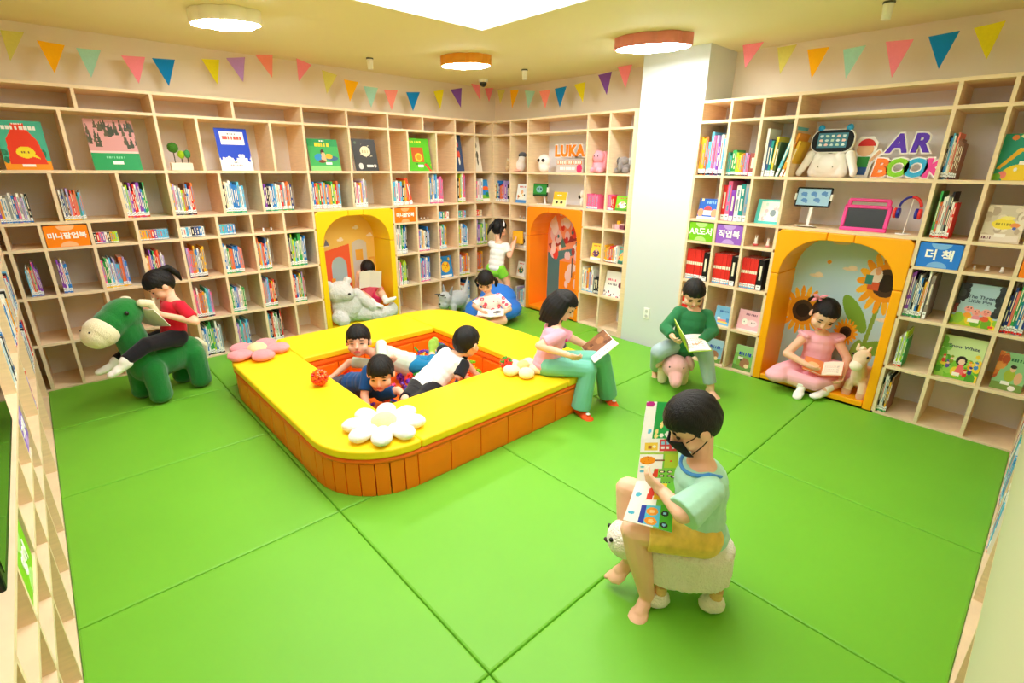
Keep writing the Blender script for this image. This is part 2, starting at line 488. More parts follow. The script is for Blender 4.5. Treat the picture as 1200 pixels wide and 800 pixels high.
# ---------------------------------------------------------------- bookcases
TH = 0.022; DEP = 0.43
def bookcase(w, u0, u1, rows, niche, label, dep=DEP, niche_top=3):
    """rows: {row: [divider positions]}; niche: (ua, ub) open span for the lower rows or None"""
    s = 1 if u1 > u0 else -1
    t = thing('bookcase', label, 'bookcase', wp(w, u0, 0, -0.045))
    def brd(name, ua, ub, z0, z1, d0=0, d1=dep, m=W_WOOD):
        a = wp(w, ua, d0, z0); c = wp(w, ub, d1, z1)
        lo = [min(p, q) for p, q in zip(a, c)]; hi = [max(p, q) for p, q in zip(a, c)]
        o = slab(name, lo, hi, m, t); return o
    h = TH / 2
    zs = [2.305, 2.135, 1.69, 1.315, 1.12, 0.755, 0.375, 0.0]
    brd('back_panel', u0, u1, -0.045, 2.30, dep, dep + 0.008, W_BACK)
    for k, z in enumerate(zs):
        zz = (z - h, z + h) if k else (z - TH, z)
        if k == 7: zz = (-0.045, 0.008)
        if niche and k >= niche_top and k != 3:
            brd('shelf_board', u0, niche[0], *zz); brd('shelf_board', niche[1], u1, *zz)
        else:
            brd('shelf_board', u0, u1, *zz)
    brd('side_panel', u0 - s * h, u0 + s * h, -0.045, 2.305, -0.001); brd('side_panel', u1 - s * h, u1 + s * h, -0.045, 2.305, -0.001)
    for r, us in rows.items():
        z0 = zs[r] + (h if r < 7 else 0.008); z1 = zs[r - 1] - h
        for u in us: brd('divider', u - h, u + h, z0, z1, 0.001, dep)
    return t
lo_a = [0.0, .295, .60, .90, 1.205, 1.50, 1.80, 2.10, 3.03, 3.34, 3.645, 3.945, 4.24]
BC_A = bookcase('A', -0.66, XB + .43, {1: [-.16, .40, .89, 1.49, 2.10, 2.56, 3.03, 3.48, 3.94, 4.24, 4.53], 2: [-.16, .29, .89, 1.185, 1.79, 2.10, 2.57, 3.03, 3.27, 3.66, 3.94, 4.24, 4.53],
     3: [-.21, .14, .55, .89, 1.29, 1.635, 2.10, 2.56, 3.03, 3.52, 3.94, 4.24, 4.53], 4: [-.20] + lo_a + [4.53], 5: [-.20] + lo_a + [4.53], 6: [-.20] + lo_a + [4.53], 7: [-.20] + lo_a + [4.53]},
     (2.10, 3.03), 'long birch plywood bookcase along the left wall')
rb = [4.93, 4.62, 3.71, 3.42]
BC_B = bookcase('B', YA - .02, 3.09, {r: rb for r in range(1, 8)}, (4.62, 3.71), 'birch plywood bookcase between the far corner and white column', dep=0.36)
rc = [2.11, 1.85, 1.59, 0.66, 0.40, 0.14]
BC_C = bookcase('C', 2.37, -0.13, {r: rc for r in range(1, 8)}, (1.59, 0.66), 'birch plywood bookcase right of the white column', dep=0.43)
# end post of the far bookcase beside the column
o = slab('side_panel', (XB - .002, 3.055, -0.045), (XB + .36, 3.13, 2.305), W_EDGE, BC_B)

# near left bookcase (seen edge-on beside the camera)
tD = thing('bookcase', 'birch bookcase along the near left edge holding the black screen', 'bookcase', (XD, 3.0, -0.045))
def dbox(name, y0, y1, z0, z1, x0=-0.66, x1=XD, m=W_WOOD): return slab(name, (x0, y0, z0), (x1, y1, z1), m, tD)
for z in (0.0, .375, .755, 1.12, 1.315, 1.69, 2.135, 2.305):
    z0, z1 = (z - .011, z + .011) if z else (-0.045, 0.008)
    if z == 1.12 or z == 1.315: dbox('shelf_board', 2.85, 5.25, z0, z1)
    else: dbox('shelf_board', 0.25, 5.25, z0, z1)
dbox('shelf_board', .25, 2.85, .55, .57)
for y in (.25, .60, .95, 1.30, 1.65, 2.0, 2.35, 2.70, 3.05, 3.75, 4.45, 5.15):
    dbox('divider', y - .011, y + .011, 0.0, .755)
    if y > 2.8 or y < .5: dbox('divider', y - .011, y + .011, .755, 2.30)
dbox('back_panel', .25, 5.27, -.045, 2.3, -.668, -.66, W_BACK)
# near right cabinet: a low open book row under a cream front panel
tE = thing('cabinet', 'low cabinet with cream front panel at the near right edge', 'cabinet', (2.5, YE, -0.045))
PAN = mat('cream_laminate', '#cfcaaa', 0.5)
slab('front_panel', (0.5, YE - .018, .42), (4.38, YE, 1.25), PAN, tE)
slab('shelf_board', (0.5, YE - .4, -.045), (4.38, YE, .02), W_WOOD, tE)
slab('shelf_board', (0.5, YE - .4, .395), (4.38, YE - .001, .42), W_EDGE, tE)
slab('cabinet_top', (0.5, YE - .42, 1.25), (4.38, YE + .01, 1.275), W_EDGE, tE)
slab('back_panel', (0.5, YE - .41, -.045), (4.38, YE - .4, 1.25), W_BACK, tE)
for x in (.5, 1.2, 1.9, 2.6, 3.3, 3.95, 4.36):
    slab('divider', (x, YE - .4, .02), (x + .02, YE - .002, .395), W_WOOD, tE)

# ---------------------------------------------------------------- foam niches
def arch_niche(w, ua, ub, fcol, fside, mural, label, dep=0.40, zt=1.303, base=0.055):
    """upholstered tunnel with a round-cornered opening and a printed back panel"""
    s = 1 if ub > ua else -1; W = abs(ub - ua) - .024
    M = wm(w, ua + s * .012, 0, 0)
    t = thing('reading_niche', label, 'reading niche', wp(w, (ua + ub) / 2, 0, 0))
    fm = mat('vinyl_' + fcol[1:], fcol, 0.38, spec=.4, bump=.05, bscale=120)
    bt = 0.062; topb = 0.06; R = 0.30; seam = zt - topb - R
    def block(name, outer, inner):
        """strip between outer and inner path (same count), extruded from front to back"""
        n = len(outer); b = MB()
        f0 = [(x, -0.006, z) for x, z in outer] + [(x, -0.006, z) for x, z in inner]
        f1 = [(x, dep, z) for x, z in outer] + [(x, dep, z) for x, z in inner]
        v = [tuple(M @ Vector(p)) for p in f0 + f1]; q = 2 * n; f = []
        for i in range(n - 1):
            f += [(i, i + 1, n + i + 1, n + i), (q + n + i, q + n + i + 1, q + i + 1, q + i), (i + 1, i, q + i, q + i + 1), (n + i, n + i + 1, q + n + i + 1, q + n + i)]
        f += [(0, n, q + n, q), (n - 1, q + n - 1, q + 2 * n - 1, 2 * n - 1)]
        b.add(v, f); o = b.obj(name, t, fm, bevel=.009, seg=3)
        bm = bmesh.new(); bm.from_mesh(o.data); bmesh.ops.recalc_face_normals(bm, faces=bm.faces); bm.to_mesh(o.data); bm.free()
        return o
    e = .002
    block('foam_post', [(0, 0), (0, seam - e)], [(bt, 0), (bt, seam - e)])
    block('foam_post', [(W, 0), (W, seam - e)], [(W - bt, 0), (W - bt, seam - e)])
    N = 10
    arcL = [(bt + R - R * math.cos(a), seam + R * math.sin(a)) for a in np.linspace(0, math.pi / 2, N)]
    outL = [(0, seam + (zt - seam) * min(1, i / 4.5)) if i < 5 else ((bt + R) * (i - 4.5) / (N - 5.5), zt) for i in range(N)]
    outL[0] = (0, seam); outL[4] = (0, zt - .03); outL[5] = (.03, zt); outL[-1] = (bt + R, zt)
    block('foam_arch', outL, arcL)
    block('foam_arch', [(W - x, z) for x, z in outL], [(W - x, z) for x, z in arcL])
    block('foam_arch', [(bt + R + e, zt), (W - bt - R - e, zt)], [(bt + R + e, zt - topb), (W - bt - R - e, zt - topb)])
    b = MB(); b.box((bt + .002, -.006, 0.009), (W - bt - .002, dep, base), None, M); b.obj('foam_floor', t, fm, bevel=.009, seg=3)
    me = mural.mesh('mural', W - 2 * bt + .06, zt - base + .03)
    o = mesh_obj('mural_panel', me, t); o.matrix_basis = M @ Matrix.Translation((bt - .03, dep - .012, base - .01))
    b = MB(); b.box((bt - .03, dep - .011, .01), (W - bt + .03, dep, zt), None, M); b.obj('back_board', t, mat('board_white', '#eeeeee', .6))
    return t

# murals
c = Canvas(150, 220, '#f4cf6e')
c.rect(0, 0, 1, .12, '#e8b456')
c.poly([(-.02, .18), (-.02, .58), (.58, .66), (.58, .18)], '#f56a42')
c.rect(.30, .18, .52, .46, '#a9c9cf'); c.ell(.41, .46, .11, .09, '#a9c9cf'); c.rect(.29, .2, .34, .36, '#f6a838')
c.rect(.62, .18, .84, .66, '#d8d6d2'); c.ell(.73, .64, .11, .05, '#d8d6d2'); c.rect(.67, .5, .78, .6, '#f3b548'); c.rect(.86, .3, .95, .52, '#eeb04e'); c.rect(.89, .46, .93, .5, '#f4cf6e')
for x, y in ((.10, .60), (.25, .66), (.46, .70), (.70, .80), (.38, .93), (.9, .72)): c.ell(x, y, .05, .012, '#f8efe0'); c.ell(x + .01, y + .012, .025, .012, '#f8efe0')
c.poly([(.22, .66), (.30, .66), (.26, .72)], '#7a7f9e')
MUR_A = c
c = Canvas(150, 220, '#f79a72'); c.rect(0, 0, 1, .45, '#f5921e')
c.rect(.05, 0, .30, .52, '#4f7f86'); c.poly([(.05, .5), (.30, .46), (.80, .58), (.80, .63), (.30, .55)], '#4f7f86'); c.poly([(.05, .6), (.1, .56), (.85, .72), (.8, .77)], '#a8413e'); c.poly([(.22, .72), (.3, .73), (.42, .60), (.34, .58)], '#567f74')
c.spots(46, ['#f6dedd', '#fbeeee', '#f0cfd4', '#e7483e'], (.03, .07), (.08, .50, .95, .84), 4)
c.spots(22, ['#f6dedd', '#fbeeee', '#f3d9dc'], (.03, .06), (.45, .20, .95, .5), 9)
c.spots(9, ['#d9383a', '#4f7f86', '#b04038'], (.02, .035), (.1, .5, .9, .8), 6); c.ell(.3, .9, .03, .012, '#f8d9c8'); c.rect(.55, .3, .57, .5, '#6a5550')
MUR_B = c
c = Canvas(200, 280, '#9fd2e4'); c.vgrad('#cfe2e6', '#8fc9b8')
for k in range(c.h):
    t_ = k / c.h; a_ = np.array(lin('#b9dfee')) * (1 - abs(t_ - .55) * .6) + np.array(lin('#9cc9a8')) * abs(t_ - .55) * .6; c.a[k] = a_
for x, y, k in ((.40, .90, .06), (.80, .82, .075), (.52, .74, .05), (.24, .67, .05), (.87, .45, .04)):
    c.ell(x, y, k * 1.3, k * .25, '#eadfc9'); c.ell(x + .02, y + k * .22, k * .7, k * .28, '#f2e7d2')
c.ell(.33, .77, .02, .012, '#f3a22e')
c.poly([(.80, .58), (.835, .58), (.78, .18), (.745, .18)], '#86a943')
c.ell(.64, .46, .16, .06, '#7fae3e', -42); c.ell(.86, .26, .14, .05, '#7fae3e', 14); c.ell(.72, .2, .1, .05, '#8db54c', 80)
def sunflower(cx, cy, r, n=18):
    for k in range(n):
        a = 360 / n * k; q = math.radians(a)
        c.ell(cx + r * .78 * math.cos(q), cy + r * .62 * math.sin(q), r * .30, r * .11, '#f6a51c' if k % 2 else '#fbbd2c', a)
    c.ell(cx, cy, r * .70, r * .54, '#f2a01c'); c.ell(cx, cy, r * .52, r * .40, '#4a3326'); c.ell(cx, cy, r * .34, r * .25, '#2c1e18')
sunflower(.83, .68, .22); sunflower(.18, .42, .19); sunflower(.60, .33, .10)
c.ell(.74, .72, .05, .05, '#f2e9e0'); c.rect(.69, .63, .78, .68, '#d9603a'); c.rect(.66, .66, .72, .72, '#3f8f80'); c.ell(.75, .75, .025, .025, '#e8b48c')
MUR_C = c
arch_niche('A', 2.10, 3.03, '#f6cf12', None, MUR_A, 'yellow foam reading niche with orange house mural, left bookcase')
arch_niche('B', 4.62, 3.71, '#ff8f14', None, MUR_B, 'orange foam reading niche with blossom tree mural', dep=.34)
arch_niche('C', 1.59, 0.66, '#ffae08', None, MUR_C, 'amber foam reading niche with sunflower mural, right bookcase')

# ---------------------------------------------------------------- the soft play pit
def rrect(x0, x1, y0, y1, r, n=10):
    out = []
    for cx, cy, a0 in ((x1 - r, y1 - r, 0), (x0 + r, y1 - r, 90), (x0 + r, y0 + r, 180), (x1 - r, y0 + r, 270)):
        for k in range(n + 1):
            a = math.radians(a0 + 90 * k / n); out.append((cx + r * math.cos(a), cy + r * math.sin(a)))
    return out
PX0, PX1, PY0, PY1 = 0.875, 3.12, 2.175, 4.50
IX0, IX1, IY0, IY1 = 1.33, 2.585, 2.70, 3.885
ORV = mat('pit_orange', '#ff7e10', 0.35, spec=.4, bump=.06, bscale=40)
ORD_ = mat('pit_orange_band', '#f86a12', 0.38, spec=.4)
YEV = mat('pit_yellow', '#ffd91e', 0.45, spec=.3, bump=.04, bscale=150)
t = thing('play_pit', 'square orange foam play pit with padded yellow rim', 'play pit', (2.0, 3.3, 0.0))
def ring_wall(path, z0, z1, th, out, name, m, gap=.0035, bulge=.008, every=None):
    """padded wall panels along a closed path; out = outward offset sign"""
    # split the path by length
    P = [Vector((*p, 0)) for p in path]; n = len(P); seg = [(P[i], P[(i + 1) % n]) for i in range(n)]
    Ls = [(b_ - a_).length for a_, b_ in seg]; tot = sum(Ls)
    def at(s):
        s %= tot
        for (a_, b_), l in zip(seg, Ls):
            if s <= l: return a_ + (b_ - a_) * (s / l), (b_ - a_).normalized()
            s -= l
        return seg[0][0], (seg[0][1] - seg[0][0]).normalized()
    marks = every(tot) if every else []
    for s0, s1 in zip(marks[:-1], marks[1:]):
        nn = max(2, int((s1 - s0) / .05) + 1); b = MB(); v = []; f = []
        prof = [(z0, 0), (z0 + .015, bulge * .7), ((z0 + z1) / 2, bulge), (z1 - .012, bulge * .7), (z1, 0), (z1, -th), (z0, -th)]
        for k in range(nn):
            q = k / (nn - 1); p, d = at(s0 + gap + (s1 - s0 - 2 * gap) * q); nr = Vector((d.y, -d.x, 0)) * out
            e_ = 0.35 if k in (0, nn - 1) else 1.0
            for z, o_ in prof: v.append(p + nr * (o_ * (e_ if o_ > 0 else 1)) + Vector((0, 0, z)))
        m_ = len(prof)
        for k in range(nn - 1):
            for j in range(m_): f.append((k * m_ + j, k * m_ + (j + 1) % m_, (k + 1) * m_ + (j + 1) % m_, (k + 1) * m_ + j))
        f += [tuple(range(m_)), tuple((nn - 1) * m_ + j for j in range(m_ - 1, -1, -1))]
        b.add(v, f); o = b.obj(name, t, m, smooth=False)
        bm = bmesh.new(); bm.from_mesh(o.data); bmesh.ops.recalc_face_normals(bm, faces=bm.faces); bm.to_mesh(o.data); bm.free()
RC = 0.42
path_o = rrect(PX0 + .008, PX1 - .008, PY0 + .008, PY1 - .008, RC, 14)
def marks_outer(tot):
    """corner arcs get narrow panels, straight runs wide ones; path starts on the arc at +x"""
    arc = RC * math.pi / 2; L1 = (PX1 - PX0 - .016) - 2 * RC; L2 = (PY1 - PY0 - .016) - 2 * RC
    out = [0.0]; s = 0
    for st in (L1, L2, L1, L2):
        for k in range(8): out.append(s + arc * (k + 1) / 8)
        s += arc
        n_ = max(1, round(st / .24))
        for k in range(n_): out.append(s + st * (k + 1) / n_)
        s += st
    out[-1] = min(out[-1], tot - 1e-4); return out
ring_wall(path_o, 0.0, 0.205, .05, 1, 'foam_panel', ORV, every=marks_outer)
b = MB()  # piping band under the rim
v = []; f = []; prof = [(.206, -.05), (.206, .004), (.222, .012), (.238, .004), (.238, -.05)]
for x, y in path_o:
    pass
def sweep(path, prof, name, m, smooth=True):
    n = len(path); v = []; f = []; P = [Vector((*p, 0)) for p in path]
    for i in range(n):
        d = (P[(i + 1) % n] - P[i - 1]).normalized(); nr = Vector((d.y, -d.x, 0))
        for z, o_ in prof: v.append(P[i] + nr * o_ + Vector((0, 0, z)))
    k = len(prof)
    for i in range(n):
        j = (i + 1) % n
        for q in range(k): f.append((i * k + q, j * k + q, j * k + (q + 1) % k, i * k + (q + 1) % k))
    b = MB(); b.add(v, f); o = b.obj(name, t, m, smooth=smooth)
    bm = bmesh.new(); bm.from_mesh(o.data); bmesh.ops.recalc_face_normals(bm, faces=bm.faces); bm.to_mesh(o.data); bm.free()
    return o
sweep(path_o, prof, 'piping_band', ORD_)
# inner wall panels and band
path_i = [(IX0, IY0), (IX0, IY1), (IX1, IY1), (IX1, IY0)]
ring_wall(path_i, 0.0, 0.19, .04, 1, 'foam_panel', ORV, every=lambda T: [T * k / 20 - (1e-4 if k == 20 else 0) for k in range(21)])
sweep([(IX0, IY0), (IX0, IY1), (IX1, IY1), (IX1, IY0)], [(.192, -.03), (.192, .003), (.212, .010), (.236, .003), (.236, -.03)], 'piping_band', ORD_, smooth=False)
# rim: four yellow pads meeting at the inner corners, one rounded corner each
def rim_pad(poly, name='rim_pad'):
    b = MB(); b.prism(poly, .240, .295); return b.obj(name, t, YEV, bevel=.014, seg=3)
full = rrect(PX0 - .004, PX1 + .004, PY0 - .004, PY1 + .004, RC + .004, 14)
def part_of(cond): return [p for p in full if cond(p)]
g = .0015
left = [p for p in full if p[0] < IX0]; left.sort(key=lambda p: math.atan2(p[1] - 3.3, p[0] - 1.9) % (2 * math.pi))
rim_pad([(IX0 - g, PY1 + .004)] + left + [(IX0 - g, PY0 - .004)])
right = [p for p in full if p[0] > IX1]; right.sort(key=lambda p: math.atan2(p[1] - 3.3, p[0] - 2.0))
rim_pad([(IX1 + g, PY0 - .004)] + right + [(IX1 + g, PY1 + .004)])
rim_pad([(IX0 + g, PY0 - .004), (IX1 - g, PY0 - .004), (IX1 - g, IY0), (IX0 + g, IY0)])
rim_pad([(IX0 + g, IY1), (IX1 - g, IY1), (IX1 - g, PY1 + .004), (IX0 + g, PY1 + .004)])
b = MB(); b.box((IX0, IY0, .004), (IX1, IY1, .02)); b.obj('pit_floor', t, ORD_)

# ================================================================ CHILDREN
SKIN = mat('skin', '#f2c0a4', 0.5, spec=.3, noise=.03, nscale=15)
HAIR = mat('hair_black', '#0d0a0b', 0.5, spec=.35, bump=.5, bscale=60, stretch=(5, 5, 1))
EYE = mat('eye_dark', '#1d1512', 0.3)
LIP = mat('lips', '#d9655f', 0.45)
BROW = mat('brow', '#2a1d18', 0.7)
JOINT_KEYS = ['pel', 'nek', 'hed', 'fwd', 'look', 'hup'] + [(a, b) for a in 'lr' for b in ('sh', 'el', 'wr', 'hi', 'kn', 'an', 'to', 'ha')]
JOINTS = {}
def joints(key, scale, hs, rows):
    JOINTS[key] = {k: r for k, r in zip(JOINT_KEYS, rows) if r}; JOINTS[key]['s'] = scale; JOINTS[key]['hs'] = hs
joints('rider', 1.0, 1.1, [[0.6, 4.58, 0.47], [0.647, 4.584, 0.754], [0.589, 4.648, 0.866], [-0.961, -0.276, 0.0], [-0.794, -0.097, -0.6], [0.0, 0.0, 1.0], [0.671, 4.482, 0.721], [0.729, 4.374, 0.605], [0.554, 4.454, 0.675], [0.617, 4.52, 0.47], [0.396, 4.376, 0.493], [0.235, 4.303, 0.421], [0.113, 4.303, 0.364], None, [0.613, 4.684, 0.727], [0.595, 4.631, 0.579], [0.516, 4.705, 0.641], [0.583, 4.64, 0.47], [0.379, 4.661, 0.421], [0.196, 4.581, 0.35], [0.059, 4.578, 0.319], None])
joints('niche', 0.95, 1.1, [[2.72, 5.5, 0.17], [2.768, 5.502, 0.422], [2.752, 5.482, 0.592], [-0.342, -0.94, 0.0], [-0.349, -0.848, -0.399], [0.0, 0.0, 1.0], [2.855, 5.468, 0.376], [2.832, 5.323, 0.329], [2.774, 5.297, 0.466], [2.775, 5.48, 0.17], [2.821, 5.343, 0.338], [2.789, 5.173, 0.282], [2.847, 5.111, 0.325], None, [2.671, 5.535, 0.411], [2.582, 5.465, 0.394], [2.573, 5.397, 0.538], [2.665, 5.52, 0.17], [2.633, 5.45, 0.327], [2.647, 5.195, 0.271], [2.718, 5.05, 0.258], None])
joints('mint', 1.0, 1.22, [[2.051, 3.476, 0.17], [1.805, 3.618, 0.291], [1.693, 3.64, 0.423], [-0.906, -0.423, 0.0], [-0.566, -0.823, 0.051], [0.0, 0.0, 1.0], [1.849, 3.56, 0.372], [1.772, 3.398, 0.245], [1.77, 3.291, 0.321], [2.062, 3.415, 0.17], [2.199, 3.342, 0.132], [2.277, 3.477, 0.206], [2.298, 3.501, 0.297], None, [1.808, 3.648, 0.186], [1.66, 3.768, 0.209], [1.51, 3.767, 0.128], [2.04, 3.537, 0.17], [2.258, 3.466, 0.142], [2.362, 3.563, 0.185], [2.382, 3.586, 0.272], None])
joints('navy', 1.0, 1.15, [[1.501, 3.377, 0.17], [1.549, 3.092, 0.272], [1.522, 2.974, 0.396], [-0.682, -0.731, 0.0], [-0.605, -0.756, -0.252], [0.0, 0.0, 1.0], [1.575, 3.091, 0.166], [1.661, 3.005, 0.213], [1.665, 2.875, 0.19], [1.547, 3.334, 0.17], [1.507, 3.586, 0.135], [1.529, 3.813, 0.047], [1.547, 3.927, 0.019], None, [1.513, 3.149, 0.358], [1.436, 3.078, 0.21], [1.413, 2.983, 0.147], [1.456, 3.419, 0.17], [1.483, 3.6, 0.116], [1.505, 3.829, 0.033], [1.52, 3.94, -0.009], None])
joints('white', 1.05, 1.12, [[1.877, 2.954, 0.2], [2.142, 2.94, 0.384], [2.214, 2.891, 0.484], [0.985, 0.174, 0.0], [0.942, 0.209, -0.262], [0.0, 0.0, 1.0], [2.098, 3.044, 0.4], [2.234, 2.944, 0.303], [2.282, 2.888, 0.219], [1.839, 3.008, 0.2], [1.711, 2.877, 0.222], [1.573, 2.761, 0.254], [1.528, 2.73, 0.254], None, [2.134, 2.838, 0.332], [2.067, 2.812, 0.268], [2.191, 2.839, 0.203], [1.914, 2.901, 0.2], [1.735, 2.806, 0.199], [1.59, 2.703, 0.244], [1.545, 2.673, 0.245], None])
joints('stand', 1.02, 1.1, [[4.2, 4.84, 0.52], [4.259, 4.84, 0.85], [4.29, 4.875, 1.015], [0.906, 0.423, 0.0], [0.892, 0.262, -0.367], [0.0, 0.0, 1.0], [4.208, 4.937, 0.828], [4.347, 4.758, 0.721], [4.478, 4.805, 0.834], [4.173, 4.897, 0.52], [4.26, 4.807, 0.347], [4.265, 4.813, 0.094], [4.334, 4.805, 0.06], None, [4.299, 4.743, 0.811], [4.298, 4.687, 0.691], [4.417, 4.723, 0.848], [4.227, 4.783, 0.52], [4.305, 4.741, 0.341], [4.305, 4.738, 0.09], [4.374, 4.73, 0.057], None])
joints('bean', 1.0, 1.15, [[3.538, 4.136, 0.2], [3.513, 4.165, 0.396], [3.476, 4.177, 0.563], [-0.574, -0.819, 0.0], [-0.593, -0.544, -0.593], [0.0, 0.0, 1.0], [3.602, 4.101, 0.385], [3.648, 3.972, 0.264], [3.489, 3.936, 0.243], [3.589, 4.1, 0.2], [3.527, 3.936, 0.158], [3.334, 3.997, 0.153], [3.22, 4.033, 0.158], None, [3.432, 4.219, 0.347], [3.361, 4.235, 0.3], [3.331, 4.079, 0.28], [3.487, 4.172, 0.2], [3.314, 4.119, 0.177], [3.385, 3.973, 0.129], [3.426, 3.865, 0.136], None])
joints('tee', 1.05, 1.0, [[2.574, 2.391, 0.37], [2.645, 2.367, 0.643], [2.721, 2.367, 0.792], [0.906, -0.423, 0.0], [0.303, -0.808, -0.505], [0.0, 0.0, 1.0], [2.684, 2.47, 0.609], [2.838, 2.333, 0.501], [2.931, 2.279, 0.445], [2.601, 2.45, 0.37], [2.859, 2.089, 0.419], [3.041, 2.147, 0.05], [3.012, 2.049, 0.02], None, [2.591, 2.27, 0.616], [2.445, 2.344, 0.549], [2.547, 2.156, 0.505], [2.546, 2.332, 0.37], [2.724, 2.105, 0.362], [2.691, 2.137, 0.05], [2.67, 1.996, 0.02], None])
joints('pigboy', 1.1, 1.0, [[3.79, 1.925, 0.36], [3.808, 1.906, 0.659], [3.762, 1.901, 0.803], [-0.743, -0.669, 0.0], [-0.602, -0.501, -0.622], [0.0, 0.0, 1.0], [3.883, 1.822, 0.616], [3.869, 1.751, 0.499], [3.644, 1.739, 0.458], [3.836, 1.874, 0.36], [3.757, 1.738, 0.344], [3.771, 1.652, 0.05], [3.731, 1.555, 0.02], None, [3.729, 1.993, 0.636], [3.603, 2.025, 0.518], [3.524, 1.913, 0.49], [3.745, 1.976, 0.36], [3.527, 2.019, 0.329], [3.785, 2.181, 0.05], [3.729, 2.142, 0.02], None])
joints('dress', 1.08, 1.16, [[4.62, 1.17, 0.16], [4.624, 1.166, 0.466], [4.561, 1.16, 0.635], [-0.848, -0.53, 0.0], [-0.755, -0.352, -0.553], [0.0, -0.25, 1.0], [4.684, 1.071, 0.431], [4.671, 0.955, 0.285], [4.47, 0.925, 0.191], [4.655, 1.113, 0.16], [4.741, 0.885, 0.15], [4.389, 1.0, 0.07], [4.238, 1.053, 0.068], None, [4.563, 1.263, 0.435], [4.349, 1.316, 0.309], [4.342, 1.154, 0.259], [4.585, 1.227, 0.16], [4.285, 1.325, 0.146], [4.301, 1.142, 0.094], [4.228, 1.137, 0.064], None])
joints('front', 1.18, 0.94, [[1.712, 0.725, 0.38], [1.694, 0.734, 0.67], [1.675, 0.786, 0.834], [-0.695, 0.719, 0.0], [-0.689, 0.498, -0.526], [0.0, 0.0, 1.0], [1.607, 0.647, 0.631], [1.48, 0.681, 0.577], [1.527, 0.787, 0.588], [1.659, 0.674, 0.38], [1.491, 0.875, 0.381], [1.545, 0.815, 0.06], [1.419, 0.796, 0.02], [1.531, 0.852, 0.61], [1.785, 0.819, 0.637], [1.664, 0.858, 0.421], [1.688, 0.944, 0.343], [1.765, 0.776, 0.38], [1.635, 1.009, 0.435], [1.577, 0.932, 0.158], [1.536, 0.953, 0.123], [1.69, 0.978, 0.358]])

def A3(v): return np.array(v, float)
def U3(v): v = A3(v); return v / (np.linalg.norm(v) + 1e-9)

def cloth(name, col, **k): return mat('cloth_' + name, col, 0.85, spec=.15, sheen=.15, bump=.25, bscale=22, **k)

def frame(J):
    up = U3(A3(J['nek']) - A3(J['pel'])); l = U3(A3(J['l', 'sh']) - A3(J['r', 'sh'])); l = U3(l - up * (l @ up)); f = np.cross(l, up)
    return np.stack([l, f, up], 1)      # columns: left, forward, up

SPINE = [(-.14, .086, .074), (.04, .098, .082), (.22, .094, .078), (.42, .090, .074), (.62, .096, .078), (.80, .096, .072), (.92, .070, .055)]
def torso(J, g, t0=-1, t1=2, s=1, wide=1.0):
    R = frame(J); P = A3(J['pel']); N = A3(J['nek']); out = []
    for t, w, d in SPINE:
        if t < t0 or t > t1: continue
        out.append(P_ell(P + (N - P) * t, (w * s * wide + g, d * s + g, (.092 if .1 < t < .7 else .056) * s + g * .4), R))
    return out
def head_frame(J):
    f = U3(J['look']); u = A3(J['hup']); r = U3(np.cross(f, u)); u = np.cross(r, f)
    return np.stack([r, f, u], 1)       # right, forward, up
def hd(J, p): return A3(J['hed']) + head_frame(J) @ (A3(p) * J['s'] * J.get('hs', 1.0))

def hand_prims(w, d, side_v, palm, s, curl=.9):
    """palm plus five unequal bent fingers; d hand direction, side_v towards the thumb, palm = palm normal"""
    d = U3(d); side_v = U3(side_v - d * (side_v @ d)); palm = np.cross(d, side_v) * (1 if np.cross(d, side_v) @ palm > 0 else -1)
    R = np.stack([side_v, palm, d], 1); out = [P_ell(w + d * .034 * s, (.028 * s, .012 * s, .036 * s), R), P_cap(w - d * .01 * s, w + d * .02 * s, .017 * s, .018 * s)]
    for k, (o, L) in enumerate(((.022, .040), (.0075, .046), (-.0075, .043), (-.022, .034))):
        b0 = w + d * (.058 - abs(o) * .2) * s + side_v * o * s
        a1 = .35 * curl; a2 = 1.05 * curl; a3 = 1.7 * curl
        d1 = d * math.cos(a1) + palm * math.sin(a1) + side_v * o * 3; d2 = d * math.cos(a2) + palm * math.sin(a2); d3 = d * math.cos(a3) + palm * math.sin(a3)
        p1 = b0 + U3(d1) * L * .45 * s; p2 = p1 + d2 * L * .33 * s; p3 = p2 + d3 * L * .26 * s
        out += P_chain([b0, p1, p2, p3], [.0066 * s, .0062 * s, .0056 * s, .005 * s], n=8)
    t0 = w + d * .018 * s + side_v * .024 * s; t1 = t0 + U3(d * .55 + side_v * .75 + palm * .25) * .026 * s; t2 = t1 + U3(d * .8 + side_v * .2 + palm * .45) * .022 * s
    out += P_chain([t0, t1, t2], [.0085 * s, .0075 * s, .006 * s], n=8)
    return out

